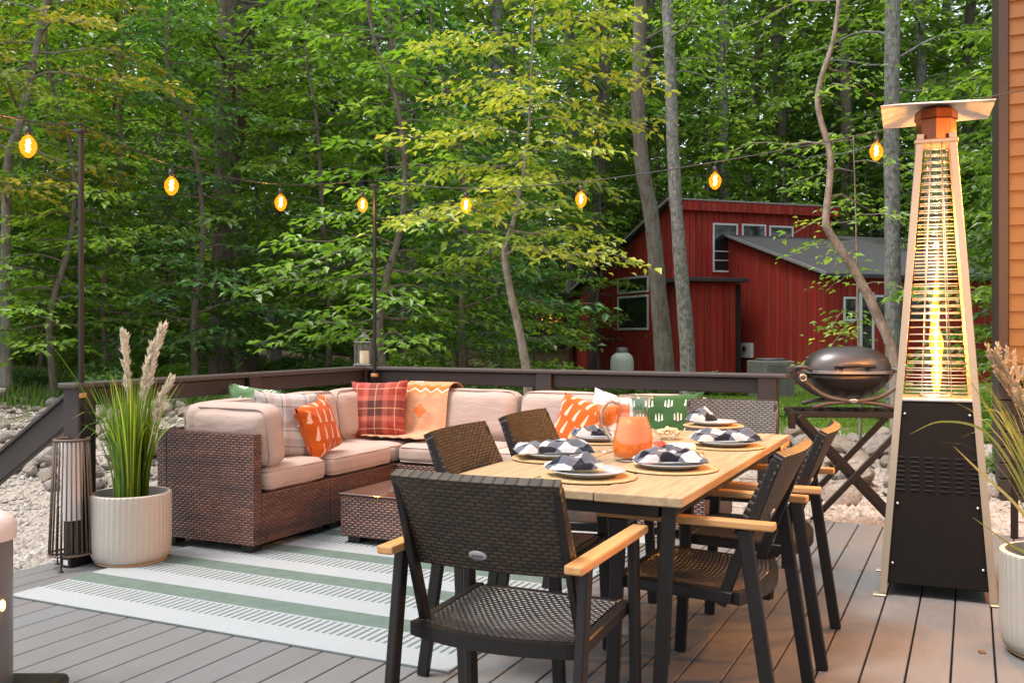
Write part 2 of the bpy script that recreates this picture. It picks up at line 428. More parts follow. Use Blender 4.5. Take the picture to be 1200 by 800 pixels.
M['bark_pale'] = bark_m('pale_grey_bark', (.085,.083,.075), (.42,.41,.385), 2.4, (.10,.11,.085))
M['bark_thin'] = bark_m('smooth_tan_bark', (.15,.14,.12), (.38,.36,.32), 1.5, (.15,.15,.12))
def leaf_m(name, stops, trans=.5, rv=.25):
    m, nt, b = material(name)
    t = nd(nt,'Attribute', attribute_name='tint').outputs['Fac']; oi = nd(nt,'ObjectInfo').outputs['Random']
    f = mt(nt,'ADD', t, mt(nt,'MULTIPLY', mt(nt,'SUBTRACT',oi,.5), rv), clamp=True)
    c = ramp(nt, f, stops)
    df = nd(nt,'BsdfDiffuse',{0:c}); tc = mixc(nt, 1.0, c, (1.0,1.15,.55), 'MULTIPLY'); tr = nd(nt,'BsdfTranslucent',{0:tc})
    gl = nd(nt,'BsdfGlossy',{0:(1,1,1,1),'Roughness':.45})
    a = nd(nt,'MixShader',{0:trans,1:df.outputs[0],2:tr.outputs[0]}); z = nd(nt,'MixShader',{0:.035,1:a.outputs[0],2:gl.outputs[0]})
    nt.links.new(z.outputs[0], nt.nodes['Material Output'].inputs[0]); return m
M['leaf'] = leaf_m('forest_leaves', [(0,(.050,.105,.018)),(.35,(.110,.205,.028)),(.7,(.200,.32,.04)),(1,(.34,.44,.06))])
M['leaf_blue'] = leaf_m('cool_green_leaves', [(0,(.036,.100,.034)),(.4,(.080,.195,.056)),(.8,(.15,.29,.07)),(1,(.24,.36,.08))])
M['leaf_bright'] = leaf_m('light_green_leaves', [(0,(.085,.17,.02)),(.4,(.18,.32,.035)),(.8,(.28,.44,.05)),(1,(.44,.54,.07))])
M['leaf_yellow'] = leaf_m('yellow_green_leaves', [(0,(.12,.20,.03)),(.35,(.26,.35,.045)),(.7,(.46,.48,.06)),(1,(.64,.56,.07))], .4)
M['leaf_gold'] = leaf_m('golden_leaves', [(0,(.09,.15,.025)),(.4,(.20,.25,.03)),(.75,(.42,.36,.04)),(1,(.55,.40,.05))], .4)
M['blade'] = leaf_m('grass_blades', [(0,(.055,.14,.018)),(.4,(.14,.28,.025)),(.75,(.38,.46,.04)),(1,(.60,.50,.16))], .35, .05)
M['blade_dry'] = leaf_m('dry_grass_blades', [(0,(.09,.16,.03)),(.5,(.28,.30,.09)),(1,(.55,.43,.2))], .35, .05)
M['plume_white'] = plain('cream_grass_plume', (.86,.80,.68), .9, 0, .12, 60)
M['plume_tan'] = plain('tan_grass_plume', (.66,.57,.42), .9, 0, .12, 60)
M['pot'] = plain('ribbed_cream_planter', (.40,.365,.315), .6, 0, .06, 20)
M['pot_tray'] = plain('planter_tray', (.42,.26,.12), .6, 0, .1, 20)
M['soil'] = plain('potting_soil', (.05,.035,.022), .95, 0, .4, 40, .5)
def redwall():
    m, nt, b = material('red_board_siding')
    s = nd(nt,'SeparateXYZ',{0: coords(nt,'UV')}); x = mt(nt,'DIVIDE',s.outputs[0],.2)
    groove = mt(nt,'LESS_THAN', mt(nt,'FRACT',x), .08)
    wn = nd(nt,'TexWhiteNoise',{'W': mt(nt,'FLOOR',x)}, noise_dimensions='1D').outputs[0]
    n = noise(nt, coords(nt,'UV',(3,.22,1)), 3, 6, .7)
    c = mixc(nt, wn, (.215,.016,.012), (.310,.024,.016)); c = mixc(nt, mt(nt,'MULTIPLY', mt(nt,'SUBTRACT',n,.45,clamp=True),2.2,clamp=True), c, (.20,.085,.055))
    c = mixc(nt, groove, c, (.055,.006,.006))
    setp(nt, b, base=c, rough=.75, spec=.2, normal=bump(nt, groove, -.6, .02)); return m
M['redwall'] = redwall()
M['edgetrim'] = plain('weathered_roof_edge', (.20,.19,.19), .6, 0, .25, 8)
M['redtrim'] = plain('dark_red_trim', (.10,.012,.012), .7, 0, .25, 6)
M['shingle'] = plain('grey_asphalt_shingles', (.045,.046,.048), .95, 0, .4, 6, .4)
M['darkroof'] = plain('dark_flat_roof', (.035,.028,.027), .85, 0, .3, 5)
M['deckwood'] = plain('weathered_wood', (.22,.17,.11), .85, 0, .3, 6, .2, stretch=(4,4,1))
M['siding'] = plain('tan_lap_siding', (.165,.070,.008), .55, 0, .08, 4, .05)
M['sidetrim'] = plain('brown_corner_trim', (.030,.015,.008), .55, 0, .12, 5)
M['skirt'] = plain('dark_brown_skirting', (.020,.015,.013), .8, 0, .3, 5)
M['tank'] = plain('pale_green_tank_paint', (.30,.35,.30), .6, .1, .25, 6)
M['acunit'] = plain('weathered_grey_metal', (.20,.20,.18), .6, .3, .3, 8)
M['candle'] = plain('ivory_candle_wax', (.80,.70,.52), .5, 0, .05, 10)
M['antique'] = plain('antique_grey_metal', (.12,.12,.12), .5, .6, .3, 15)
M['rattan'] = plain('brown_synthetic_rattan', (.095,.062,.045), .6, 0, .35, 25, .1)
M['lampshade'] = plain('white_lamp_diffuser', (.72,.68,.66), .7, 0, .04, 6)
M['lid'] = plain('brushed_grey_lid', (.085,.08,.08), .34, .8, .1, 6)
M['lidlip'] = plain('cast_lid_edge', (.30,.29,.29), .35, .8, .1, 6)
M['grilltub'] = plain('black_cast_tub', (.012,.011,.011), .35, .3, .2, 8)
M['grillframe'] = plain('graphite_nylon_frame', (.050,.042,.040), .45, 0, .15, 10)
M['reflector'] = plain('aluminium_reflector', (.80,.76,.72), .42, .35, .05, 8)
M['bronzecap'] = plain('heat_stained_cap', (.16,.055,.030), .30, .8, .35, 10)
M['post_al'] = plain('brushed_aluminium', (.38,.33,.25), .42, .6, .06, 10)
M['appliance'] = plain('pale_enamel', (.55,.50,.48), .35, 0, .04, 6)
M['appliance_grey'] = plain('grey_column_enamel', (.16,.15,.15), .35, .3, .1, 6)
M['cheese'] = plain('cheese_rind', (.78,.70,.58), .6, 0, .08, 30)
M['salami'] = plain('cured_meat', (.40,.07,.04), .45, 0, .5, 60)
M['nuts'] = plain('pale_nuts', (.66,.46,.27), .6, 0, .25, 50)
M['bulb_cap'] = plain('black_bulb_socket', (.010,.009,.009), .5)
def emis(name, c, s):
    m, nt, b = material(name); setp(nt, b, base=(0,0,0), emit=c, es=s); return m
M['filament'] = emis('hot_filament', (1.0,.60,.18), 30)
M['flamecore'] = emis('hot_flame_core', (1.0,.60,.20), 4)
M['amberled'] = emis('amber_indicator', (1.0,.55,.10), 6)
def bulbglass():
    m, nt, b = material('amber_bulb_glass')
    tr = nd(nt,'BsdfTransparent',{0:(1,.82,.5,1)}); em = nd(nt,'Emission',{0:(1.0,.24,.012,1),1:.50})  # orange emission in the enlarged globe stands for the bulb's halo
    ad = nd(nt,'AddShader',{0:tr.outputs[0],1:em.outputs[0]})
    nt.links.new(ad.outputs[0], nt.nodes['Material Output'].inputs[0]); return m
M['bulbglass'] = bulbglass()
def flame_m():
    m, nt, b = material('gas_flame')
    s = nd(nt,'SeparateXYZ',{0: coords(nt,'Object')})
    n = noise(nt, coords(nt,'Object',(1,1,.35)), 30, 3)
    z = mt(nt,'DIVIDE', s.outputs[2], .62)
    c = ramp(nt, z, [(0,(1.0,.19,.015)),(.25,(1.0,.24,.02)),(1,(1.0,.15,.008))])
    tr = nd(nt,'BsdfTransparent',{0:(1,1,1,1)}); em = nd(nt,'Emission',{0:c,1:mt(nt,'MULTIPLY',mt(nt,'POWER',n,2.0),3.2)})
    ad = nd(nt,'AddShader',{0:tr.outputs[0],1:em.outputs[0]})
    nt.links.new(ad.outputs[0], nt.nodes['Material Output'].inputs[0]); return m
M['flame'] = flame_m()
# ---------------------------------------------------------------- soft shapes
def cushion(w, d, h, r=.05, puff=.02, n=12, seed=0, wr=.004):
    """rounded, slightly puffed box centred on the origin; returns V, F"""
    bm = NB(); bmesh.ops.create_cube(bm, size=2); bmesh.ops.subdivide_edges(bm, edges=bm.edges[:], cuts=n, use_grid_fill=True)
    H = (w/2, d/2, h/2)
    for v in bm.verts:
        p = [v.co[i] for i in range(3)]
        e = [math.copysign(abs(x)**.85, x) for x in p]
        q = Vector([e[i]*H[i] for i in range(3)])
        c = Vector([max(-(H[i]-r), min(H[i]-r, q[i])) for i in range(3)])
        dlt = q-c
        if dlt.length > 1e-9: q = c + dlt.normalized()*r
        k = (1-p[0]**2)*(1-p[1]**2) ; k2 = (1-p[0]**2)*(1-p[2]**2)
        q.z += math.copysign(puff*k**.6, q.z) if abs(p[2]) > .99 and k > 0 else 0
        if abs(p[1]) > .99: q.y += math.copysign(puff*.35*max(0,k2), q.y)
        nz = mnoise.noise(q*6+Vector((seed*3.1, seed, 0)))
        q.z -= .010*math.exp(-((p[0])**2+(p[1])**2)*2.2)*(1 if p[2]>0 else 0)
        q += Vector((0,0,1))*(nz*wr*2 + wr*.9*mnoise.noise(Vector((q.x*22+seed, q.y*9, q.z*9)))) + Vector((0,1,0))*mnoise.noise(q*9+Vector((9,seed*2,3)))*wr
        v.co = q
    for f in bm.faces: f.smooth = True
    return bm
def outline(w, d, r, n=5):
    pts = []
    for cx, cy, a0 in ((w/2-r,d/2-r,0),(-w/2+r,d/2-r,PI/2),(-w/2+r,-d/2+r,PI),(w/2-r,-d/2+r,1.5*PI)):
        for k in range(n+1):
            a = a0+PI/2*k/n; pts.append((cx+r*math.cos(a), cy+r*math.sin(a)))
    return pts
def add_cushion(name, parent, M_, w, d, h, puff=.02, seed=0, r=.045):
    o = build(name, cushion(w,d,h,r,puff,12,seed), M['cushion'], parent)
    o.matrix_local = M_
    bm = NB()
    for z in (h/2-r*.35, -h/2+r*.35):
        tube(bm, [(x,y,z) for x,y in outline(w-.42*r,d-.42*r+puff*.5,r)], .0045, 6, closed=True)
    build('piping', bm, M['piping'], o)
    return o
def pillow(name, label, mat, loc, yaw, lean, size=.42, thick=.13, roll=0.0, w=None, seed=0, group=None):
    """throw pillow standing on its edge: local x across, z up, facing -y"""
    n = 22; w = w or size; V = []; F = []; UV = []
    for side in (1,-1):
        for j in range(n+1):
            for i in range(n+1):
                u = -1+2*i/n; v = -1+2*j/n
                x = u*w/2*(1-.075*(1-v*v)); z = v*size/2*(1-.075*(1-u*u))
                e = max(0,(1-u**4))*max(0,(1-v**4))
                y = -side*thick/2*(e**.55)
                y += .010*mnoise.noise(Vector((u*2.2+seed, v*2.2, side*5+seed)))*(e**.3)
                y += -side*.012*math.exp(-((abs(u)-.8)**2+(abs(v)-.8)**2)*9)*math.sin((u+v)*14+seed)
                V.append((x,y,z)); UV.append(((u+1)/2,(v+1)/2))
    N = (n+1)**2
    for s in range(2):
        for j in range(n):
            for i in range(n):
                a = s*N+j*(n+1)+i; q = (a,a+1,a+n+2,a+n+1)
                F.append(q if s==0 else q[::-1])
    o = raw(name, V, F, mat, None, True, UV)
    bm = bmesh.new(); bm.from_mesh(o.data); bmesh.ops.remove_doubles(bm, verts=bm.verts[:], dist=.0004); bm.to_mesh(o.data); bm.free()
    o.matrix_world = Matrix.Translation(Vector(loc)) @ Matrix.Rotation(yaw,4,'Z') @ Matrix.Rotation(lean,4,'X') @ Matrix.Rotation(roll,4,'Y')
    props(o, label, 'throw pillow', group)
    return o
def sheet(fn, nu, nv, thick, name, mat, parent=None, uvf=None, smooth=True):
    """two-sided sheet from fn(u,v)->Vector with thickness along its normals"""
    Pm = [[Vector(fn(i/nu, j/nv)) for i in range(nu+1)] for j in range(nv+1)]
    V = []; UV = []; F = []
    for s in (1,-1):
        for j in range(nv+1):
            for i in range(nu+1):
                du = Pm[j][min(i+1,nu)]-Pm[j][max(i-1,0)]; dv = Pm[min(j+1,nv)][i]-Pm[max(j-1,0)][i]
                nn = du.cross(dv)
                nn = nn.normalized() if nn.length>1e-12 else Vector((0,0,1))
                V.append(Pm[j][i]+nn*s*thick/2)
                UV.append(uvf(i/nu,j/nv) if uvf else (i/nu,j/nv))
    N = (nu+1)*(nv+1)
    for s in range(2):
        for j in range(nv):
            for i in range(nu):
                a = s*N+j*(nu+1)+i; q = (a,a+1,a+nu+2,a+nu+1); F.append(q if s==0 else q[::-1])
    ring = [i for i in range(nu+1)]+[j*(nu+1)+nu for j in range(1,nv+1)]+[nv*(nu+1)+i for i in range(nu-1,-1,-1)]+[j*(nu+1) for j in range(nv-1,0,-1)]
    for k in range(len(ring)):
        a, b = ring[k], ring[(k+1)%len(ring)]; F.append((b,a,a+N,b+N))
    o = raw(name, V, F, mat, parent, smooth, UV)
    o.data.set_sharp_from_angle(angle=R(55)); return o
# ---------------------------------------------------------------- deck, railings, wall
def deck_root_xf(o, z=0): o.location = (CORNER.x, CORNER.y, z); o.rotation_euler = (0,0,-TH)
bm = NB(); pitch = .1435
A0, A1 = -.112, 8.5
k0 = math.ceil((A0+.03)/pitch)
box(bm, A0, k0*pitch-.003-.0035, -8.0, .20, -.026, 0, .0025)
k = k0
while k*pitch < A1:
    box(bm, k*pitch-.003+.0035, (k+1)*pitch-.003-.0035, -8.0, .20, -.026, 0, .0025); k += 1
o = build('deck', bm, M['deck']); deck_root_xf(o); props(o, kind='structure')
bm = NB(); box(bm, A0, A1, .203, .228, -.30, -.003, .003); box(bm, A0-.026, A0-.003, -8.0, .228, -.85, -.003, .003)
o = build('deck_fascia', bm, M['deck']); deck_root_xf(o); props(o, kind='structure')
bm = NB(); box(bm, A0+.02, A1-.02, -7.98, .19, -.06, -.032)  # one dark slab under the boards, put in as shade for the gaps
o = build('under_deck_shade', bm, M['underdeck']); deck_root_xf(o); props(o, kind='structure')

PW = .115
def post(parent, a, b, top=.925):
    bm = NB(); box(bm, a-PW/2, a+PW/2, -b-PW/2, -b+PW/2, .001, top, .006)
    p = build('post', bm, M['rail'], parent)
    bm = NB(); box(bm, a-PW/2-.012, a+PW/2+.012, -b-PW/2-.012, -b+PW/2+.012, .0015, .045, .006)
    build('post_base', bm, M['blackmetal'], p); return p
RT = .942
rl = thing('deck_railing', 'dark brown cable railing along the back of the deck behind the dining table', 'railing'); deck_root_xf(rl)
for a in (1.527, 3.06): post(rl, a, 0)
bm = NB(); box(bm, -.06, 3.18, -.068, .068, RT-.028, RT, .008, seg=2); build('top_rail', bm, M['railtop'], rl)
bm = NB(); box(bm, PW/2+.003, 1.527-PW/2-.002, -.02, .02, RT-.125, RT-.031, .005); box(bm, 1.527+PW/2+.002, 3.06-PW/2-.002, -.02, .02, RT-.125, RT-.031, .005); build('sub_rail', bm, M['rail'], rl)
for z in [.08+.093*i for i in range(8)]:
    bm = NB(); tube(bm, [(.06,0,z),(1.5,0,z-.003),(3.05,0,z)], .0020, 6); build('cable', bm, M['cable'], rl)
ll = thing('deck_railing', 'dark brown cable railing from the lantern corner post to the leftmost post', 'railing'); deck_root_xf(ll)
for b in (0, 1.311, 2.625): post(ll, 0, b)
bm = NB(); box(bm, -.068, .068, -2.71, -.070, RT-.0285, RT-.0005, .008, seg=2); build('top_rail', bm, M['railtop'], ll)
bm = NB()
for b0, b1 in ((.0,1.311),(1.311,2.625)): box(bm, -.02, .02, -b1+PW/2+.002, -b0-PW/2-.002, RT-.125, RT-.031, .005)
build('sub_rail', bm, M['rail'], ll)
for z in [.08+.093*i for i in range(8)]:
    bm = NB(); tube(bm, [(0,-.05,z),(0,-1.3,z-.003),(0,-2.6,z)], .0020, 6); build('cable', bm, M['cable'], ll)
sr = thing('stair_railing', 'sloping dark handrail with slanting cables going down from the leftmost deck post', 'railing'); deck_root_xf(sr)
bm = NB(); sl = .63
beam(bm, (-.06,-2.625,.80), (-1.75,-2.625,.80-1.69*sl), .045, .135, .006); build('handrail', bm, M['rail'], sr)
bm = NB(); beam(bm, (-.06,-2.625,.883), (-1.78,-2.625,.883-1.72*sl), .075, .022, .004); build('handrail_cap', bm, M['railtop'], sr)
for i in range(8):
    z = .68-.10*i; bm = NB(); tube(bm, [(-.06,-2.625,z),(-1.7,-2.625,z-1.64*sl)], .0020, 6); build('cable', bm, M['cable'], sr)
bm = NB(); box(bm, -1.81, -1.695, -2.683, -2.567, -.80, .02, .006); build('newel_post', bm, M['rail'], sr)
bm = NB()
for i in range(4): box(bm, -.42-.30*i, -.14-.30*i, -4.0, -2.72, -.19-.16*i, -.165-.16*i, .003)
o = build('deck_steps', bm, M['deck']); deck_root_xf(o); props(o, kind='structure')

# string-light poles
def pole(loc, h, label):
    t = thing('string_light_pole', label, 'pole', loc, -TH, 'poles holding up the string lights')
    bm = NB(); box(bm, -.011, .011, -.011, .011, .002, h, .002); build('shaft', bm, M['blackmetal'], t)
    bm = NB(); box(bm, -.03, .03, -.024, .024, h-.012, h+.006, .003); tube(bm, [(0,0,h),(0,0,h+.03),(.02,0,h+.04)], .004, 6); build('hook', bm, M['blackmetal'], t)
    bm = NB(); box(bm, -.022, .022, -.020, .020, .865, .89, .003); build('clamp', bm, M['teak'], t)
    return t
pl = P(95, 448, 5.01); POLE_L = Vector((pl.x, pl.y, 2.25))
pc = P(439, 430, 7.31); POLE_C = Vector((pc.x, pc.y, 2.315))
pole((POLE_L.x, POLE_L.y, 0), 2.25, 'thin dark pole strapped to the left deck post behind the potted grass')
pole((POLE_C.x, POLE_C.y, 0), 2.315, 'thin dark pole rising beside the candle lantern at the deck corner')

# lap-sided wall at the right edge
w = thing('house_wall', 'tan lap-sided house wall with dark brown corner trim at the right edge', 'house wall', (3.90, 7.72, 0), -TH)
bm = NB(); ex = .137; n = 30
V = []
for i in range(n):
    z = .82+ex*i; t = bmesh.new()
    prism(bm, [(0.075, z), (0.075, z+ex), (0.076, z+ex)], 0.001) if False else None
    t.free()
for i in range(n):
    z = .82+ex*i
    v = [bm.verts.new(c) for c in ((.07,-.020,z),(4.2,-.020,z),(4.2,-.004,z+ex),(.07,-.004,z+ex),(.07,.02,z+ex),(4.2,.02,z+ex),(.07,.02,z),(4.2,.02,z))]
    bm.faces.new((v[0],v[1],v[2],v[3])); bm.faces.new((v[6],v[7],v[1],v[0]))
build('siding', bm, M['siding'], w)
bm = NB(); box(bm, -.005, .067, -.035, .10, .80, 5.0, .004); build('corner_trim', bm, M['sidetrim'], w)
bm = NB(); box(bm, .0, 4.2, .021, 3.0, .80, 5.0); build('wall_core', bm, M['sidetrim'], w)
bm = NB()
for i in range(8): box(bm, .0, 4.2, .03, .06, -.22+.126*i, -.105+.126*i, .004)
box(bm, .0, 4.2, .065, 2.9, -.22, .79)
build('skirting', bm, M['skirt'], w)
# cable guard in front of it
t = thing('cable_guard', 'thin horizontal cables stretched in front of the dark skirting at the right edge', 'railing', D(4.45,-.14,0), -TH)
for a in (0.0, 1.6):
    bm = NB(); box(bm, a-.02, a+.02, -.02, .02, .001, .95, .004); build('post', bm, M['frame'], t)
bm = NB(); box(bm, -.02, 1.7, -.04, .04, .952, .975, .004); build('top_rail', bm, M['railtop'], t)
for i in range(8):
    bm = NB(); tube(bm, [(0,0,.10+.1*i),(1.6,0,.10+.1*i)], .0020, 6); build('cable', bm, M['cable'], t)

# rug
c0 = G(11, 697.5, .006)
o = link(bpy.data.objects.new('area_rug', bpy.data.meshes.new('area_rug')))
bm = NB(); box(bm, 0, 2.29, 0, 3.35, -.006, .004, .002); bm.to_mesh(o.data); bm.free(); o.data.materials.append(M['rug'])
o.location = (c0.x, c0.y, .0068); o.rotation_euler = (0,0,-TH); props(o, 'flat outdoor rug striped white and sage green under the sofa and table', 'rug')
# ---------------------------------------------------------------- sectional sofa
SO = D(.05, .05, 0)
sofa = thing('sectional_sofa', 'L-shaped brown wicker sectional sofa with beige cushions in the deck corner', 'sofa', SO, -TH)
def sofabox(*boxes, name='module_frame'):
    bm = NB()
    for b in boxes: box(bm, *b, .005, None, 2)
    return build(name, bm, M['weave_sofa'], sofa)
g = .004
# modules: (x0,x1,y0,y1, list of back walls)
def module(x0, x1, y0, y1, walls, name='module_frame'):
    x0 += g; x1 -= g; y0 += g; y1 -= g; bs = [(x0,x1,y0,y1,.055,.325)]
    L_ = .072 if 'L' in walls else 0
    bs = [(x0+L_, x1-(.072 if 'R' in walls else 0), y0+(.072 if 'F' in walls else 0), y1-(.072 if 'B' in walls else 0), .055, .325)]
    if 'L' in walls: bs.append((x0,x0+.07,y0,y1,.055,.655))
    if 'B' in walls: bs.append((x0+L_,x1,y1-.07,y1,.055,.655))
    if 'F' in walls: bs.append((x0+L_,x1,y0,y0+.07,.055,.655))
    if 'R' in walls: bs.append((x1-.07,x1,y0,y1-(.072 if 'B' in walls else 0),.055,.655))
    o = sofabox(*bs, name=name)
    for fx in (x0+.03,x1-.11):
        for fy in (y0+.03,y1-.11): bm = NB(); box(bm, fx, fx+.08, fy, fy+.08, .012, .0535, .004); build('foot', bm, M['blackmetal'], o)
    return o
m_ = .70
module(0, m_, -m_, 0, 'LB')
module(0, m_, -2*m_, -m_, 'L')
module(0, m_, -3*m_, -2*m_, 'LF')
for i in range(1, 4): module(i*m_, (i+1)*m_, -m_, 0, 'B'+('R' if i==3 else ''))
T = Matrix.Translation
# seat cushions
seats = [(.39,-.39,.60,.60),(.39,-1.05,.62,.68),(.39,-1.705,.62,.54)]
for i, (x, y, w, d) in enumerate(seats): add_cushion('seat_cushion', sofa, T((x,y,.392)), w, d, .125, .014, i)
for i, (x, w) in enumerate(((1.05,.67),(1.75,.67),(2.39,.58))): add_cushion('seat_cushion', sofa, T((x,-.39,.392)), w, .62, .125, .014, i+5)
RX = lambda a: Matrix.Rotation(a,4,'X'); RY = lambda a: Matrix.Rotation(a,4,'Y'); RZ = lambda a: Matrix.Rotation(a,4,'Z')
# back cushions (w, h, thickness) stood up and leaning on the walls
def backc(x, y, yaw, w, seed, lean=R(-9), h=.34, z=.625, th=.17):
    add_cushion('back_cushion', sofa, T((x,y,z)) @ RZ(yaw) @ RX(R(90)+lean), w, h, th, .038, seed, .065)
backc(.38, -.185, 0, .52, 11)
for i, x in enumerate((1.05, 1.75)): backc(x, -.185, 0, .685, 12+i)
backc(2.40, -.185, 0, .60, 14)
backc(.185, -1.05, R(90), .68, 15)
backc(.185, -.50, R(90), .42, 19)
backc(.185, -1.72, R(90), .58, 16, R(-6))
backc(.42, -1.90, R(180), .56, 17, R(-8))
def sp(x, y, z): 
    v = Matrix.Rotation(-TH,4,'Z') @ Vector((x,y,z)); return SO+v
# throw pillows
pillow('throw_pillow', 'red plaid pillow with dark brown squares in the sofa corner', M['pillow_redplaid'], sp(.40,-.44,.655), -TH+R(14), R(-14), .42, .15, R(-2), seed=1)
pillow('throw_pillow', 'grey and white plaid pillow leaning behind the orange feather pillow at the left end', M['pillow_greyplaid'], sp(.44,-1.50,.645), -TH+R(60), R(-12), .41, .12, R(5), seed=2)
pillow('throw_pillow', 'orange pillow with white feather marks on the left seat of the sofa', M['pillow_orange'], sp(.55,-1.33,.62), -TH+R(98), R(-16), .355, .15, R(-12), seed=3)
pillow('throw_pillow', 'small green leaf-print pillow peeking above the cushions of the left back', M['pillow_leafy'], sp(.16,-1.50,.715), -TH+R(20), R(-14), .32, .11, R(8), w=.34, seed=4)
pillow('throw_pillow', 'orange pillow with white feather marks behind the wine glasses', M['pillow_orange'], sp(1.90,-.40,.60), -TH+R(-12), R(-16), .37, .14, R(12), seed=5)
pillow('throw_pillow', 'green pillow printed with little white trees behind the far dining chair', M['pillow_trees'], sp(2.47,-.36,.635), -TH+R(4), R(-12), .39, .14, R(-3), w=.46, seed=6)
pillow('throw_pillow', 'off-white pillow showing one corner beside the green tree pillow', M['pillow_white'], sp(2.12,-.33,.62), -TH+R(8), R(-10), .38, .12, R(14), seed=7)
# blanket draped over the back cushions
prof = [(-.02,.60),(-.035,.70),(-.06,.80),(-.12,.832),(-.20,.836),(-.268,.812),(-.292,.74),(-.310,.64),(-.322,.55),(-.335,.492),(-.40,.474),(-.50,.470),(-.57,.474)]
cum = [0]
for a, b in zip(prof, prof[1:]): cum.append(cum[-1]+math.hypot(a[0]-b[0], a[1]-b[1]))
top = cum[3]
def blanket(u, v):
    s = v*cum[-1]; i = max(k for k in range(len(cum)-1) if cum[k] <= s+1e-9); f = (s-cum[i])/(cum[i+1]-cum[i])
    y = prof[i][0]*(1-f)+prof[i+1][0]*f; z = prof[i][1]*(1-f)+prof[i+1][1]*f
    x = (u-.5)*.365; lower = max(0, (s-cum[8])/(cum[-1]-cum[8]))
    x = x*(1+.35*lower) - .10*lower
    w = .007*math.sin(u*17+s*4)+.006*mnoise.noise(Vector((u*5,s*9,1)))
    return Vector((x+.70, y-.012+w*.8, z+.010+abs(w)*(.3+lower)))
o = sheet(blanket, 34, 60, .007, 'throw_blanket', M['blanket'], uvf=lambda u,v: (u, max(0.0, v*cum[-1]-top)))
o.location = SO; o.rotation_euler = (0,0,-TH)
props(o, 'peach and orange patterned throw blanket draped over the sofa back', 'blanket')

# ---------------------------------------------------------------- coffee table
ct = thing('coffee_table', 'low square brown wicker coffee table with dark glass top on the rug', 'coffee table', D(.985,1.69,0), -TH)
bm = NB(); box(bm, 0, .52, 0, .70, .05, .282, .008, None, 2); build('base', bm, M['weave_sofa'], ct)
bm = NB(); box(bm, -.006, .526, -.006, .706, .283, .293, .003); build('tabletop', bm, M['tableglass'], ct)
for x in (.03,.41):
    for y in (.03,.59): bm = NB(); box(bm, x, x+.08, y, y+.08, .012, .0485, .004); build('foot', bm, M['blackmetal'], ct)

# ---------------------------------------------------------------- dining chairs
def make_chair(label, loc, rz):
    t = thing('dining_chair', label, 'dining chair', loc, rz, 'wicker armchairs around the dining table')
    hw = .262
    for s in (-1, 1):
        bm = NB(); beam(bm, (s*hw, -.01, 0.001), (s*hw, .085, .628), .026, .042, .004, up=(0,1,0)); build('leg', bm, M['frame'], t)
        bm = NB(); beam(bm, (s*hw, .505, 0.001), (s*hw, .475, .628), .026, .042, .004, up=(0,1,0)); build('leg', bm, M['frame'], t)
        bm = NB()
        beam(bm, (s*(hw-.034), .165, .385), (s*(hw-.040), -.002, .832), .022, .034, .004, up=(0,1,0)); build('back_post', bm, M['frame'], t)
        ar = NB(); box(ar, s*hw-.024, s*hw+.024, -.005, .545, .629, .652, .005, None, 2); build('armrest', ar, M['teak'], t)
    # seat frame
    bm = NB(); ys, yf = .115, .50
    for s in (-1,1): beam(bm, (s*(hw-.03), ys+.01, .412), (s*(hw-.03), yf, .425), .03, .036, .004)
    beam(bm, (-hw+.046, yf-.012, .425), (hw-.046, yf-.012, .425), .036, .03, .004)
    arc = [(x, ys-.05*(1-(x/(hw-.02))**2), .412) for x in np.linspace(-hw+.02, hw-.02, 13)]
    for a, b in zip(arc, arc[1:]): beam(bm, a, b, .026, .038, .0, ext=.001)
    build('seat_frame', bm, M['frame'], t)
    sw = hw-.047
    def seatf(u, v):
        x = (u*2-1)*sw; y0 = ys+.014-.05*(1-(x/(hw-.02))**2); y = y0+(yf-.032-y0)*v
        return Vector((x, y, .427+.010*v - .016*math.sin(PI*u)*math.sin(PI*v)))
    sheet(seatf, 14, 12, .008, 'seat', M['weave_seat'], t, uvf=lambda u,v: (u*2*sw, v*.40))
    def backf(u, v):
        x = (u*2-1)*.232; z = .600+.248*v
        return Vector((x, .102-.125*v-.022*(1-(2*u-1)**2)+.012, z))
    bk = sheet(backf, 14, 8, .030, 'backrest', M['weave_dark'], t, uvf=lambda u,v: (u*.464, v*.27))
    bm = NB(); c = backf(.5,.18); lathe(bm, [(0,.004),(.024,.0035),(.028,0),(.0,-.001)], 24)
    bmesh.ops.scale(bm, vec=(1,.55,1), verts=bm.verts)
    b = build('badge', bm, M['chair_badge'], t, True)
    b.matrix_local = T((c.x-.02, c.y-.904*.0155, c.z-.427*.0155)) @ RX(R(115)) @ RZ(R(180))
    bm = NB(); box(bm, -.016, .016, -.003, .003, .0042, .0046); build('badge_engraving', bm, M['badge_mark'], b)
    return t
CH = make_chair('wicker armchair with its back to the camera at the near end of the table', (-.092,2.405,0), -R(24.5))
dup(CH, (.88,3.04,0), R(90)-TH-R(1.5), 'nearest wicker armchair on the right side of the table, turned side-on')
dup(CH, (1.205,3.69,0), R(90)-TH+R(2), 'second wicker armchair on the right side of the table, nearer the grill')
dup(CH, (1.15,5.03,0), R(180)-TH+R(3), 'wicker armchair at the far end of the table facing the camera')
dup(CH, (-.20,3.63,0), R(-90)-TH+R(2), 'nearest wicker armchair on the left side of the table with lit golden back')
dup(CH, (.06,4.27,0), R(-90)-TH+R(1), 'second wicker armchair on the left side of the table, nearer the sofa')

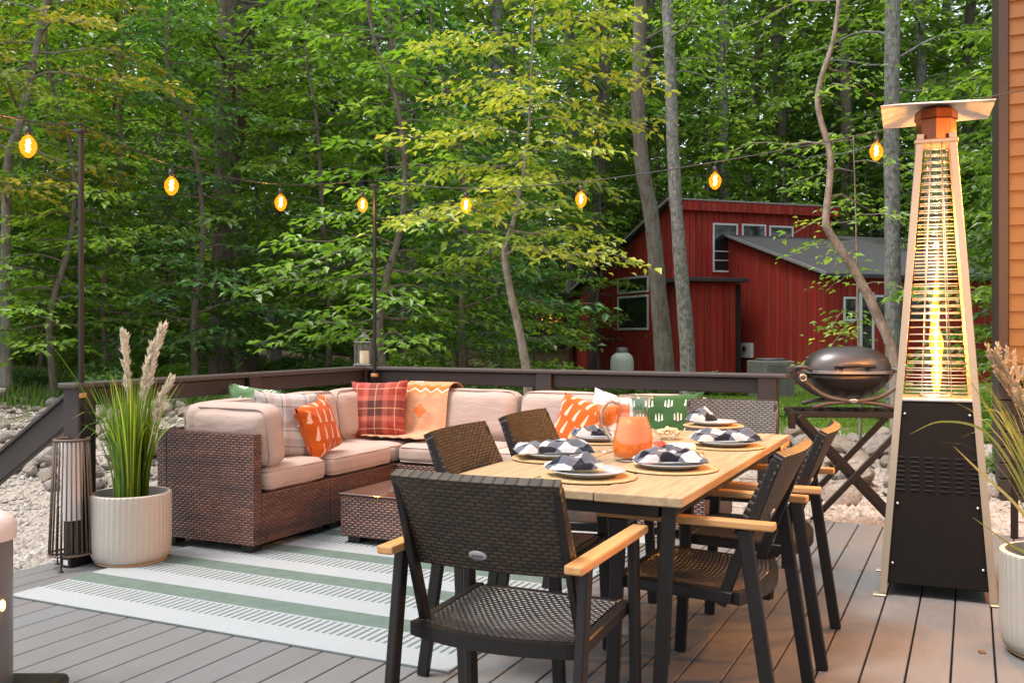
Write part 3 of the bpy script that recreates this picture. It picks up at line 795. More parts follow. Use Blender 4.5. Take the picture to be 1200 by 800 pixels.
# ---------------------------------------------------------------- dining table
TC = G(799.2, 583.8, .74)            # near right corner of the top
tb = thing('dining_table', 'rectangular dining table with thick wooden plank top and dark splayed legs', 'dining table', (TC.x, TC.y, 0), -R(25.2))
Wt, Lt = .80, 1.84
xs = [(-Wt,-Wt+.265),(-Wt+.270,-.268),(-.263,0)]
for i, (x0, x1) in enumerate(xs):
    bm = NB(); box(bm, x0, x1, (.0 if i==2 else .006 if i==1 else -.004), Lt, .712, .740-(.0 if i==2 else .0015), .0035, None, 2)
    o = build('top_plank', bm, M['plank'], tb)
for x in (-.055,-Wt+.055):
    for y in (.065, Lt-.065):
        bm = NB(); sx = 1 if x > -.4 else -1; sy = -1 if y < 1 else 1
        beam(bm, (x, y, .711), (x-sx*.035, y+sy*.01, .001), .042, .042, .004); build('leg', bm, M['frame'], tb)
bm = NB(); 
for y in (.065, Lt-.065): box(bm, -Wt+.08, -.08, y-.015, y+.015, .67, .711, .003)
for x in (-.055,-Wt+.055): box(bm, x-.015, x+.015, .09, Lt-.09, .67, .711, .003)
build('apron', bm, M['frame'], tb)

# ---------------------------------------------------------------- table settings
ZT = .7405
def napkin(t_loc, yaw, w, d, h, seed, label, name='napkin'):
    def f(u, v):
        a, b = 2*u-1, 2*v-1
        pinch = 1-.35*abs(a)**1.5 if seed%2 else .55+.45*abs(a)
        x = a*w/2*(1+.06*mnoise.noise(Vector((b*3,seed,2)))); y = b*d/2*pinch*(1+.15*mnoise.noise(Vector((a*3,seed,7))))
        e = max(0,1-abs(a)**3)*max(0,1-abs(b)**3)
        z = h*(e**.6)*(.8+.4*mnoise.noise(Vector((a*1.6+seed,b*1.6,0))))
        z += .006*e**.4*math.sin(b*6+a*3*math.sin(seed)+seed)*(.5+abs(a)*.6) + .004*e*math.sin(a*7+b*4+seed*2)
        z += .012*mnoise.noise(Vector((a*4+seed,b*4,4)))*e**.3
        return Vector((x, y, max(z, .0) + .003 + .010*max(0,abs(a)-.75)))
    cs, sn = math.cos(.7), math.sin(.7)
    o = sheet(f, 40, 28, .0025, name, M['napkin'], uvf=lambda u,v: ((u*w*cs-v*d*1.5*sn), (u*w*sn+v*d*1.5*cs)))
    o.location = t_loc; o.rotation_euler = (0,0,yaw); props(o, label, 'napkin', 'check napkins on the plates'); return o
def setting(px, py, r, yaw, w, d, h, seed, where, noff=(0,0), rp=.78):
    c = G(px, py, ZT)
    bm = NB(); lathe(bm, [(0,0.0012),(r-.004,.0012),(r,.003),(r-.004,.0055),(0,.0055)], 56, fn=lambda a,rr,z: rr*(1+.006*math.sin(a*40)) if rr>r-.01 else rr)
    o = build('placemat', bm, M['placemat'], None); o.location = (c.x,c.y,ZT); props(o, 'round woven placemat '+where, 'placemat', 'round placemats on the table')
    q = r*rp; bm = NB(); lathe(bm, [(0,.004),(q*.62,.004),(q*.68,.001),(q*.72,.004),(q*.97,.017),(q,.0185),(q*.985,.0205),(q*.72,.009),(q*.62,.0075),(0,.0075)], 56)
    o = build('plate', bm, M['plate'], None, True); o.location = (c.x,c.y,ZT+.0062); props(o, 'pale plate '+where, 'plate', 'plates on the placemats')
    napkin((c.x+noff[0], c.y+noff[1], ZT+.0250), yaw, w, d, h, seed, 'crumpled check napkin '+where)
setting(690, 559, .155, R(10), .19, .12, .040, 3, 'at the near end of the table', (-.045,.02))
setting(648, 537, .155, R(8), .28, .17, .045, 2, 'in front of the nearest chair on the left side', (0,.0))
setting(785, 549, .165, R(3), .24, .13, .040, 6, 'in front of the nearest chair on the right side', (0,.0))
setting(702, 517, .150, R(8), .17, .12, .038, 4, 'in front of the second chair on the left side', (-.03,.0))
setting(850, 523, .160, R(4), .27, .13, .042, 8, 'in front of the second chair on the right side', (0,.0))
setting(836, 499, .150, R(5), .14, .11, .060, 5, 'at the far end of the table', (-.06,.0))

def pitcher(px, py, label, s=1.0):
    c = G(px, py, ZT)
    t = thing('pitcher', label, 'pitcher', (c.x, c.y, ZT+.0005), R(-12), 'glass pitchers of orange juice')
    out = [(.0,.0),(.058,.0),(.070,.010),(.076,.040),(.073,.075),(.063,.12),(.052,.155),(.048,.178),(.051,.205),(.058,.228)]
    inn = [(.055,.228),(.048,.205),(.045,.178),(.049,.155),(.060,.12),(.070,.075),(.073,.040),(.067,.013),(.0,.010)]
    def spout(a, r, z):
        k = max(0,(z-.17)/.05); return r*(1+.28*k*max(0,math.cos(a))**6)
    bm = NB(); lathe(bm, out+inn, 40, fn=spout); build('jug', bm, M['thin_glass'], t, False)
    bm = NB(); lathe(bm, [(0,.0112),(.0660,.0140),(.0722,.040),(.0692,.075),(.0592,.12),(.0492,.152),(0,.152)], 40); build('juice', bm, M['juice'], t)
    bm = NB(); tube(bm, crv([(-.050,0,.200),(-.085,0,.205),(-.112,0,.17),(-.108,0,.12),(-.085,0,.08),(-.070,0,.065)], 6), .0065, 10); build('handle', bm, M['glass'], t, True)
    bm = NB(); ring = [(spout(a,.0565,.228)*math.cos(a), spout(a,.0565,.228)*math.sin(a), .2285) for a in (2*PI*k/40 for k in range(40))]; tube(bm, ring, .0024, 6, closed=True); build('rim', bm, M['glass'], t, True)
    t.scale = (s,)*3; return t
pitcher(742, 539, 'large glass pitcher filled with orange juice in the middle of the table', 1.02)
def wineglass(px, py, label):
    c = G(px, py, ZT)
    t = thing('wine_glass', label, 'wine glass', (c.x, c.y, ZT+.0005), 0, 'stemmed glasses of orange juice')
    bm = NB(); lathe(bm, [(0,.0),(.036,.0),(.036,.002),(.006,.006),(.0035,.02),(.0035,.08),(.010,.092),(.034,.11),(.043,.135),(.041,.165),(.035,.198),(.0338,.198),(.0398,.165),(.0417,.135),(.033,.113),(.010,.096),(0,.094)], 32)
    build('glass_body', bm, M['thin_glass'], t)
    bm = NB(); lathe(bm, [(0,.0955),(.010,.0972),(.0325,.114),(.0408,.135),(.039,.165),(.0375,.175),(0,.175)], 32); build('juice', bm, M['juice'], t)
    return t
wineglass(711, 529, 'stemmed glass of orange juice left of the big pitcher')
wineglass(726, 525, 'stemmed glass of orange juice partly hidden behind the big pitcher handle')
c = G(797, 533, ZT)
bd = NB(); box(bd, -.11, .11, -.08, .08, .001, .010, .004, None, 2); o = build('serving_board', bd, M['teak'], None); o.location = (c.x-.03,c.y+.02,ZT); o.rotation_euler=(0,0,-.4)
props(o, 'small wooden serving board under the cheese and cured meat', 'board')
bm = NB(); lathe(bm, [(0,0),(.052,0),(.055,.006),(.055,.026),(.050,.032),(0,.032)], 36); o = build('cheese_wheel', bm, M['cheese'], None, True); o.location = (c.x+.005,c.y,ZT+.0105)
props(o, 'small round white cheese beside the cured meat', 'cheese')
for i in range(6):
    bm = NB(); lathe(bm, [(0,0),(.020,0),(.021,.002),(.020,.004),(0,.004)], 18); o = build('salami_slice', bm, M['salami'], None)
    o.location = (c.x-.095+.012*(i%3), c.y-.02+.018*(i//2), ZT+.024+.002*i); o.rotation_euler = (R(50+8*i), R(12*i), .6*i)
    props(o, 'thin dark red cured meat slice folded between the pitcher and the cheese', 'meat slice', 'cured meat slices by the cheese')
c = G(783, 514, ZT)
b = thing('snack_bowl', 'shallow glass bowl of pale snacks behind the cheese', 'bowl', (c.x,c.y,ZT+.0005))
bm = NB(); lathe(bm, [(0,0),(.03,0),(.058,.022),(.062,.034),(.059,.034),(.054,.024),(.028,.004),(0,.004)], 32); build('bowl_body', bm, M['thin_glass'], b)
bm = NB(); rr = random.Random(3)
for i in range(46):
    a = rr.random()*2*PI; q = .048*math.sqrt(rr.random()); t_ = bmesh.new(); bmesh.ops.create_icosphere(t_, subdivisions=1, radius=.0095)
    merge(bm, t_, T((q*math.cos(a), q*math.sin(a), .018+.026*(1-(q/.05)**2)*rr.random()+.008)) @ Matrix.Diagonal((1,1.3,.8,1)))
o = build('snacks', bm, M['nuts'], b, True); o['kind'] = 'stuff'
# ---------------------------------------------------------------- pyramid patio heater
ht = thing('patio_heater', 'tall pyramid patio heater with flame in a wire guard and black lower box', 'patio heater', (2.005,4.56,0), -TH+R(3))
h0, h1, HT = .243, .082, 2.13
def hw_(z): return h0+(h1-h0)*z/HT
for sx in (-1,1):
    for sy in (-1,1):
        bm = NB()
        a, b = hw_(0), hw_(HT)
        beam(bm, (sx*a, sy*(a-.015), .012), (sx*b, sy*(b-.015), HT), .004, .030, .001, up=(0,1,0))
        beam(bm, (sx*(a-.015), sy*a, .012), (sx*(b-.015), sy*b, HT), .030, .004, .001, up=(0,1,0))
        box(bm, sx*a-.03, sx*a+.03, sy*a-.03, sy*a+.03, .001, .010, .003)
        build('frame_post', bm, M['post_al'], ht)
bm = NB(); za, zb = .055, .885; q0, q1 = hw_(za)-.006, hw_(zb)-.006
v = [bm.verts.new(c) for c in [(sx*q,sy*q,z) for q,z in ((q0,za),(q1,zb)) for sx,sy in ((-1,-1),(1,-1),(1,1),(-1,1))]]
bm.faces.new(v[3::-1]); bm.faces.new(v[4:])
for i in range(4): bm.faces.new((v[i],v[(i+1)%4],v[4+(i+1)%4],v[4+i]))
bmesh.ops.bevel(bm, geom=bm.edges[:], offset=.006, segments=2, affect='EDGES')
bx = build('lower_box', bm, M['blackpanel'], ht)
bm = NB()
for c in range(6):
    for r in range(8):
        z = .485+.021*r; y = -hw_(z)+.0035; x = -.155+.062*c
        box(bm, x-.019, x+.019, y-.0035, y-.0005, z-.003, z+.003, .001)
bmv = build('vent_slots', bm, M['steel'] if False else M['grilltub'], bx)
bm = NB()
for sx in (-1,1):
    for z in (.15,.42,.83):
        t_ = bmesh.new(); bmesh.ops.create_icosphere(t_, subdivisions=2, radius=.007); merge(bm, t_, T((sx*(hw_(z)-.045), -hw_(z)+.003, z)))
build('screws', bm, M['steel'], bx, True)
bm = NB(); q = hw_(.89)-.004; box(bm, -q, q, -q, q, .887, .900, .003); lathe(bm, [(.055,.900),(.075,.900),(.070,.915),(.055,.915)], 32); build('burner_tray', bm, M['steel'], ht)
bm = NB(); lathe(bm, [(.050,.905),(.050,2.12)], 40); build('glass_tube', bm, M['thin_glass'], ht)
def guard(sx, sy):
    bm = NB()
    n = 36
    for i in range(n):
        z = .93+(2.09-.93)*i/(n-1); q = hw_(z)-.010; e = q-.026
        p = (-e,sy*q,z) if sy else (sx*q,-e,z); r_ = (e,sy*q,z) if sy else (sx*q,e,z)
        tube(bm, [p, r_], .0028, 5)
    for f in (-.45,.45):
        pts = [((f*(hw_(z)-.036), sy*(hw_(z)-.007), z) if sy else (sx*(hw_(z)-.007), f*(hw_(z)-.036), z)) for z in (.93,2.09)]
        tube(bm, pts, .0022, 5)
    build('wire_guard', bm, M['steel'], ht)
for a, b in ((0,-1),(0,1),(-1,0),(1,0)): guard(a, b)
bm = NB(); lathe(bm, [(0,2.105),(.088,2.105),(.088,2.20),(.096,2.205),(.092,2.245),(.070,2.262),(0,2.262)], 8, smooth=False); build('top_cap', bm, M['bronzecap'], ht)
bm = NB(); box(bm, -h1-.012, h1+.012, -h1-.012, h1+.012, 2.085, 2.104, .003); build('top_collar', bm, M['post_al'], ht)
def refl(u, v):
    x, y = (u*2-1)*.238, (v*2-1)*.238; e = max(abs(x),abs(y))
    return Vector((x, y, 2.268 - max(0,e-.12)*.26 + .006*math.sin(8*x)*math.sin(6*y)))
sheet(refl, 14, 14, .003, 'reflector', M['reflector'], ht, smooth=False)
# flame: a tapering twisted sheath
def flame(r0, hgt, ph, wob):
    bm = NB(); prof = []; n = 26
    rings = []
    for i in range(n+1):
        t = i/n; z = hgt*t; r = r0*(math.sin(PI*min(1,t*1.02+.06))**.7)*(1-.55*t)*(1+.22*math.sin(t*19+ph))
        cx = wob*math.sin(t*8+ph)*t; cy = wob*math.cos(t*6+ph)*t
        rings.append([bm.verts.new((cx+r*math.cos(a), cy+r*.8*math.sin(a), z)) for a in (2*PI*k/10+t*2 for k in range(10))])
    for A, B in zip(rings, rings[1:]):
        for k in range(10):
            f = bm.faces.new((A[k],A[(k+1)%10],B[(k+1)%10],B[k])); f.smooth = True
    return bm
fo = build('flame', flame(.032,.58,0,.014), M['flame'], ht, True); fo.location = (0,0,.92)
f2 = build('flame', flame(.009,.85,2.0,.020), M['flame'], ht, True); f2.location = (-.004,.004,.95)
f4 = build('flame', flame(.007,.42,1.0,.010), M['flamecore'], ht, True); f4.location = (.004,0,.95)
f3 = build('flame', flame(.018,.42,4.0,.014), M['flame'], ht, True); f3.location = (.012,-.006,.93)
def lamp(name, loc, e, c=(1,.56,.20), r=.03, parent=None):
    l = bpy.data.lights.new(name, 'POINT'); l.energy = e; l.color = c; l.shadow_soft_size = r
    o = link(bpy.data.objects.new(name, l)); o.location = loc
    if parent: o.parent = parent
    return o
lamp('flame_light', (0,0,1.20), 32, (1,.40,.09), .014, ht)
lamp('flame_light', (0,0,1.62), 22, (1,.42,.10), .014, ht)

# ---------------------------------------------------------------- grill on folding cart
gl = thing('gas_grill', 'rounded grey-lidded portable gas grill standing on the folding cart', 'grill', (2.30,6.62,.685), R(-6))
bm = NB(); nu, nv = 36, 12; rings = []
for j in range(nv+1):
    t = j/nv*PI/2; q = math.cos(t)**.75; z = .165*math.sin(t)**.95
    rings.append([bm.verts.new((.287*q*math.copysign(abs(math.cos(a))**.82,math.cos(a)), .205*q*math.copysign(abs(math.sin(a))**.82,math.sin(a)), .258+z)) for a in (2*PI*k/nu for k in range(nu))])
for A, B in zip(rings, rings[1:]):
    for k in range(nu):
        f = bm.faces.new((A[k],A[(k+1)%nu],B[(k+1)%nu],B[k])); f.smooth = True
bmesh.ops.remove_doubles(bm, verts=bm.verts, dist=.0005)
lid = build('lid', bm, M['lid'], gl, True)
def sring(k, z): return [(.287*k*math.copysign(abs(math.cos(a))**.82,math.cos(a)), .205*k*math.copysign(abs(math.sin(a))**.82,math.sin(a)), z) for a in (2*PI*i/nu for i in range(nu))]
def sstack(lv):
    bm = NB(); rings = [[bm.verts.new(c) for c in sring(k,z)] for k,z in lv]
    for A, B in zip(rings, rings[1:]):
        for k in range(nu):
            f = bm.faces.new((A[k],A[(k+1)%nu],B[(k+1)%nu],B[k])); f.smooth = True
    bm.faces.new(rings[0][::-1]); bm.faces.new(rings[-1]); return bm
build('lid_rim', sstack([(1.0,.238),(1.03,.240),(1.03,.257),(1.0,.2605)]), M['lidlip'], lid, True, angle=40)
bm = NB(); pts = [(-.125,-.222,.285),(-.10,-.258,.292),(0,-.266,.298),(.10,-.258,.292),(.125,-.222,.285)]; tube(bm, crv(pts,5), [.012]*21, 10)
for x in (-.085,.085): beam(bm, (x,-.19,.272), (x,-.255,.290), .022, .020, .004)
build('handle', bm, M['grilltub'], lid, True)
build('cook_box', sstack([(.42,.075),(.62,.095),(.80,.14),(.92,.19),(.97,.236)]), M['grilltub'], gl, True)
for y in (-.165, .165):
    bm = NB(); tube(bm, crv([(-.355,y,.255),(-.30,y,.175),(-.19,y,.095),(-.06,y,.062),(.06,y,.062),(.19,y,.095),(.30,y,.175),(.355,y,.255)],5), .0165, 12); build('cradle_frame', bm, M['grillframe'], gl, True)
    bm = NB(); tube(bm, crv([(-.27,y*1.1,.016),(-.16,y,.040),(0,y,.052),(.16,y,.040),(.27,y*1.1,.016)],5), .0145, 10); build('foot_arch', bm, M['grillframe'], gl, True)
bm = NB(); lathe(bm, [(0,.004),(.028,.003),(.030,0),(0,-.001)], 24); bmesh.ops.scale(bm, vec=(1,.48,1), verts=bm.verts)
b = build('badge', bm, M['plate'], gl, True); b.matrix_local = T((0,-.183,.061)) @ RX(R(90))
fc = bpy.data.curves.new('lettering','FONT'); fc.body = 'weber'; fc.size = .020; fc.align_x = 'CENTER'; fc.align_y = 'CENTER'
ft = link(bpy.data.objects.new('lettering_curve', fc)); bpy.context.view_layer.update()
fme = bpy.data.meshes.new_from_object(ft); bpy.data.objects.remove(ft); fme.materials.clear(); fme.materials.append(M['redtrim'])
fo_ = link(bpy.data.objects.new('badge_lettering', fme)); fo_.parent = b; fo_.location = (0,0,.0048)
for y, x, z, r in ((-.19,-.335,.215,.030),):
    bm = NB(); lathe(bm, [(0,0),(r,0),(r*.95,.025),(r*.6,.030),(0,.030)], 24); k_ = build('control_knob', bm, M['grillframe'], gl, True); k_.matrix_local = T((x,y,z)) @ RX(R(90))
    bm = NB(); lathe(bm, [(r*.62,.0305),(r*.70,.033),(r*.78,.0305)], 24); build('knob_ring', bm, M['steel'], k_, True)
bm = NB(); tube(bm, crv([(-.27,-.16,.262),(-.32,-.20,.285),(-.37,-.18,.282),(-.39,-.10,.270),(-.385,.06,.262),(-.30,.12,.26)],5), .014, 10); build('side_handle', bm, M['grillframe'], gl, True)
bm = NB(); tube(bm, crv([(.27,-.16,.262),(.33,-.19,.27),(.38,-.10,.27),(.38,.06,.262),(.30,.12,.26)],5), .014, 10); build('side_handle', bm, M['grillframe'], gl, True)

cart = thing('folding_cart', 'black folding cart with crossed legs carrying the gas grill', 'cart', (2.30,6.62,-.13), R(-6))
bm = NB()
for y in (-.21,.21): box(bm, -.385,.385, y-.014,y+.014, .765,.803,.004)
for x in (-.37,.37): box(bm, x-.014,x+.014, -.195,.195, .77,.80,.004)
for x in (-.25,-.12,0,.12,.25): box(bm, x-.012,x+.012, -.195,.195, .785,.800,.002)
build('cart_top', bm, M['frame'], cart)
for y in (-.235,.235):
    for s in (-1,1):
        bm = NB(); beam(bm, (s*-.36, y+.014*s, .775), (s*.36, y+.014*s, .001), .018, .040, .003, up=(0,0,1)); build('leg', bm, M['frame'], cart)
for x in (-.34,.34):
    bm = NB(); beam(bm, (x,-.25,.03),(x,.25,.03), .02,.02,.003); build('crossbar', bm, M['frame'], cart)
bm = NB(); box(bm, -.43,-.386,-.235,-.19,.69,.80,.004); build('bracket', bm, M['frame'], cart)

# ---------------------------------------------------------------- candle lantern
cl = thing('candle_lantern', 'small grey metal lantern with an ivory candle on the corner railing post', 'lantern', (CORNER.x+.0, CORNER.y, RT+.002), -TH+R(20))
bm = NB(); box(bm, -.070,.070,-.070,.070,0,.014,.003)
for sx in (-1,1):
    for sy in (-1,1): box(bm, sx*.058-.005,sx*.058+.005,sy*.058-.005,sy*.058+.005,.0145,.178,.001)
box(bm, -.068,.068,-.068,.068,.178,.186,.002)
build('lantern_frame', bm, M['antique'], cl)
bm = NB()
for a in range(4):
    p = (.062*(1 if a in(0,3) else -1), .062*(1 if a<2 else -1), .187); tube(bm, [p,(p[0]*.4,p[1]*.4,.222)], .004, 6)
lathe(bm, [(.030,.222),(.040,.221),(.012,.250),(.006,.256),(0,.258)], 4, smooth=False)
tube(bm, [(math.cos(a)*.012,0,.268+math.sin(a)*.012) for a in (2*PI*k/12 for k in range(12))], .0022, 6, closed=True)
build('lantern_roof', bm, M['antique'], cl)
bm = NB()
for s in (-1,1): box(bm, s*.056-.001,s*.056+.001,-.052,.052,.016,.176); box(bm, -.052,.052,s*.056-.001,s*.056+.001,.016,.176)
build('glass_panes', bm, M['thin_glass'], cl)
bm = NB(); lathe(bm, [(0,.015),(.034,.015),(.035,.02),(.035,.112),(.031,.118),(.012,.114),(0,.114)], 28); cn = build('candle', bm, M['candle'], cl, True)
bm = NB(); tube(bm, [(0,0,.114),(.001,0,.128)], .0012, 5); build('wick', bm, M['grilltub'], cn)

# ---------------------------------------------------------------- rod floor lantern
rp_ = G(84, 664, 0)
fl = thing('floor_lantern', 'tall brown rattan rod floor lantern with a white inner shade by the leftmost post', 'floor lamp', (rp_.x, rp_.y, 0), .3)
Rb, Rt_, zb_, zt_ = .108, .083, .075, .655
for nm, r, z, tr in (('bottom_ring',Rb,zb_,.0055),('top_ring',Rt_,zt_,.0075)):
    bm = NB(); tube(bm, [(r*math.cos(a),r*math.sin(a),z) for a in (2*PI*k/40 for k in range(40))], tr, 8, closed=True); build(nm, bm, M['rattan'], fl, True)
for k in range(26):
    a = 2*PI*k/26; bm = NB(); tube(bm, [(Rb*math.cos(a),Rb*math.sin(a),zb_),(Rt_*math.cos(a),Rt_*math.sin(a),zt_)], .0042, 6); build('rod', bm, M['rattan'], fl, True)
for k in range(3):
    a = 2*PI*k/3-PI/2-.3; bm = NB(); tube(bm, [(Rb*math.cos(a),Rb*math.sin(a),.30),(Rb*1.08*math.cos(a),Rb*1.08*math.sin(a),.006)], .004, 6); lathe(bm, [(0,.001),(.014,.001),(.012,.006),(0,.008)], 12, (Rb*1.08*math.cos(a),Rb*1.08*math.sin(a),0)); build('leg', bm, M['blackmetal'], fl, True)
bm = NB(); lathe(bm, [(.0,.245),(.052,.245),(.052,.645),(.0,.645)], 30); build('inner_shade', bm, M['lampshade'], fl, True, angle=50)
bm = NB(); tube(bm, [(0,0,.07),(0,0,.244)], .012, 10); box(bm, -Rb,Rb,-.006,.006,.066,.074,.001); build('lamp_stem', bm, M['blackmetal'], fl)
bp_ = D(.02,2.79,0)
sb = thing('solar_light', 'small dark box light with a little window at the foot of the leftmost post', 'light', (bp_.x+.05,bp_.y+.06,0), -TH)
bm = NB(); box(bm,-.03,.03,-.03,.03,.001,.055,.004); build('case', bm, M['blackmetal'], sb)
bm = NB(); box(bm,-.016,.016,-.0325,-.0305,.015,.04); build('lens', bm, M['lampshade'], sb)

# ---------------------------------------------------------------- potted grasses
def pot(parent, r, h):
    def flute(a, rr, z): return rr*(1-.012*(.5+.5*math.cos(a*44))) if rr > r*.965 and z < h-.004 else rr
    bm = NB(); lathe(bm, [(0,.018),(r*.86,.018),(r*.93,.03),(r*.985,.06),(r,.12),(r,h-.012),(r*.995,h-.003),(r*.97,h),(r*.90,h),(r*.895,h-.06),(0,h-.06)], 352, fn=flute); build('pot', bm, M['pot'], parent, True, angle=60)
    bm = NB(); lathe(bm, [(0,.001),(r*.80,.001),(r*.88,.012),(r*.86,.0175),(0,.0175)], 48); build('pot_tray', bm, M['pot_tray'], parent, True)
    bm = NB(); lathe(bm, [(0,h-.040),(r*.5,h-.043),(r*.885,h-.05),(r*.885,h-.055),(0,h-.055)], 32); build('soil', bm, M['soil'], parent, True)
def blades(n, h, base, spread, seed, lo=.5, wid=.0045, droop=.35, bias=(0,0)):
    rg = np.random.default_rng(seed); V = []; F = []; tn = []
    for i in range(n):
        az = rg.random()*2*PI; q = base*math.sqrt(rg.random()); L = h*(lo+(1-lo)*rg.random()**.6)
        d = np.array([math.cos(az), math.sin(az), 0]); sp_ = spread*(rg.random()**1.3)*(.25+q/base)
        p = np.array([q*math.cos(az), q*math.sin(az), 0]); s = np.array([-math.sin(az+.7), math.cos(az+.7), 0]); t0 = rg.random(); w = wid*(.6+.7*rg.random()); k = 8; b0 = len(V)
        dr = droop*(rg.random()**2.2)
        for j in range(k+1):
            t = j/k; c = p + d*(sp_*L*t**1.9) + np.array([bias[0],bias[1],0])*L*t**2 + np.array([0,0,L*(t-dr*t**3.2)]); ww = w*(1-t**2.5)+.0003
            V.append(c-s*ww); V.append(c+s*ww)
        for j in range(k):
            a = b0+2*j; F.append((a,a+1,a+3,a+2)); tn.append(min(1,max(0,t0*.75+.25*(j/k-.2))))
    return np.array(V), F, tn
def plume(parent, pts, stalk_from, L, mat, seed, dens=260, sz=.016, branch=0.0):
    """feathery seed head along the upper part of a stalk"""
    rg = random.Random(seed); path = crv(pts, 8); bm = NB(); tube(bm, path, [.0022]*len(path), 5)
    n = len(path); i0 = int(n*stalk_from)
    for _ in range(dens):
        t = rg.random(); i = min(n-2, int(i0+(n-1-i0)*t)); p = path[i].lerp(path[i+1], rg.random()); dr = (path[i+1]-path[i]).normalized()
        az = rg.random()*2*PI; o = dr.orthogonal().normalized(); o = (Matrix.Rotation(az,3,dr) @ o)
        out = (dr*1.0+o*(.15+.55*rg.random()**1.5)).normalized(); ln = sz*(.7+.8*rg.random())*(1+branch*(1-t))
        a = p + o*.002*rg.random(); sd = out.cross(o).normalized()
        q = a + out*ln
        w = sz*.16 if not branch else sz*.14
        m_1 = a.lerp(q,.5)
        v = [bm.verts.new(c) for c in (a, m_1+sd*w+o*w*.5, q, m_1-sd*w+o*w*.5, m_1-o*w)]
        bm.faces.new((v[0],v[1],v[2],v[3])); bm.faces.new((v[0],v[4],v[2],v[1])); bm.faces.new((v[0],v[3],v[2],v[4]))
    return build('plume', bm, mat, parent)
pp = Vector((-2.005, 5.075, 0)); ph_ = .365
pg = thing('potted_grass', 'ribbed cream planter of tall green grass with three cream plumes by the sofa', 'potted plant', (pp.x,pp.y,.001), 0)
pot(pg, .203, ph_)
V_, F_, t_ = blades(520, .68, .085, .22, 5, .45, .0040, .35)
V_[:,2] += ph_-.045; raw('grass_blades', V_, F_, M['blade'], pg, tint=t_)
V_, F_, t_ = blades(70, .86, .08, .52, 9, .6, .0034, .7)
V_[:,2] += ph_-.045; raw('arching_blades', V_, F_, M['blade'], pg, tint=t_)
z0 = ph_-.045
for k, (x1, x2, tz) in enumerate(((-.015,-.035,.865),(.05,.165,.90),(.035,.11,.80),(.09,.205,.62))):
    plume(pg, [(x1*.3,0,z0),(x1,.01,z0+tz*.45),(x2*.7,.0,z0+tz*.8),(x2,0,z0+tz)], .50, tz, M['plume_white'], 20+k, 360, .042)
rpg = thing('potted_grass', 'ribbed pale planter with arching grass and tan plumes at the right edge', 'potted plant', (2.045,3.60,.001), 0)
pot(rpg, .203, .385)
z0 = .34
V_, F_, t_ = blades(150, .85, .09, .55, 15, .5, .0045, .55, (-.02,0))
V_[:,2] += z0; raw('grass_blades', V_, F_, M['blade_dry'], rpg, tint=t_)
def ribbon(parent, pts, w, mat, tint):
    path = crv(pts, 8); n = len(path); V = []; F = []
    for i, p in enumerate(path):
        d = (path[min(i+1,n-1)]-path[max(i-1,0)]).normalized(); s = d.cross(Vector((0,1,.2))).normalized(); ww = w*(1-(i/(n-1))**3)+.0004
        V += [p-s*ww, p+s*ww]
    for i in range(n-1): a = 2*i; F.append((a,a+1,a+3,a+2))
    raw('long_blade', V, F, mat, parent, tint=[tint]*len(F))
for pts, tn in (([(-.05,-.03,z0),(-.17,-.08,z0+.28),(-.33,-.12,z0+.50),(-.50,-.14,z0+.545),(-.62,-.14,z0+.50)],.30),
                ([(-.04,-.02,z0),(-.20,-.10,z0+.22),(-.36,-.14,z0+.36),(-.47,-.16,z0+.46)],.75),
                ([(-.04,-.05,z0-.02),(-.14,-.2,z0+.05),(-.30,-.26,z0+.12),(-.46,-.28,z0+.23)],.45),
                ([(-.03,0,z0),(-.12,-.05,z0+.35),(-.25,-.07,z0+.56),(-.33,-.08,z0+.58)],.35),
                ([(-.03,-.06,z0),(-.10,-.2,z0+.10),(-.17,-.28,z0+.02),(-.22,-.30,z0-.14)],.5)):
    ribbon(rpg, pts, .0052, M['blade_dry'], tn)
for k, (dx, dy, tz) in enumerate(((-.27,-.03,.79),(-.20,.05,.72),(-.10,-.06,.66),(-.17,-.04,.62))):
    st = [(dx*.1,dy*.3,z0),(dx*.25,dy*.6,z0+tz*.5),(dx*.62,dy,z0+tz*.82),(dx,dy,z0+tz*.98)]
    path = crv(st, 8); pl_ = plume(rpg, st, .60, tz, M['plume_tan'], 40+k, 200, .024)
    rg = random.Random(70+k)
    for i in range(9):
        j = int(len(path)*(.60+.36*i/9)); p = path[min(j,len(path)-2)]; s = -1 if i%2 else 1
        e = p+Vector((s*.045*(1.2-i*.08)-.01, .02*rg.uniform(-1,1), .085*(1.2-i*.06)))
        b_ = plume(pl_, [p, p.lerp(e,.5)+Vector((s*.008,0,0)), e], .15, .1, M['plume_tan'], 90+10*k+i, 70, .016); b_.name = 'plume_branch'

# ---------------------------------------------------------------- string lights
def onplane(px, py, A, B):
    k = (px-600)/FPX; t = (k*A.y-A.x)/((B.x-A.x)-k*(B.y-A.y)); Y = A.y+t*(B.y-A.y); return P(px, py, Y)
Eend = Vector((3.55, 5.2, 2.45))
A1_ = POLE_L+Vector((0,0,.035)); C1_ = POLE_C+Vector((0,0,.035)); L0 = Vector((-2.55, 3.9, 2.22))
wl = [A1_, onplane(201,193,A1_,C1_), onplane(329,216,A1_,C1_), C1_]
wl0 = [L0, onplane(33,142,L0,A1_), A1_]
wr = [C1_, onplane(546,221,C1_,Eend), onplane(681,213,C1_,Eend), onplane(838,190,C1_,Eend), onplane(1027,154,C1_,Eend), onplane(1200,106,C1_,Eend), Eend]
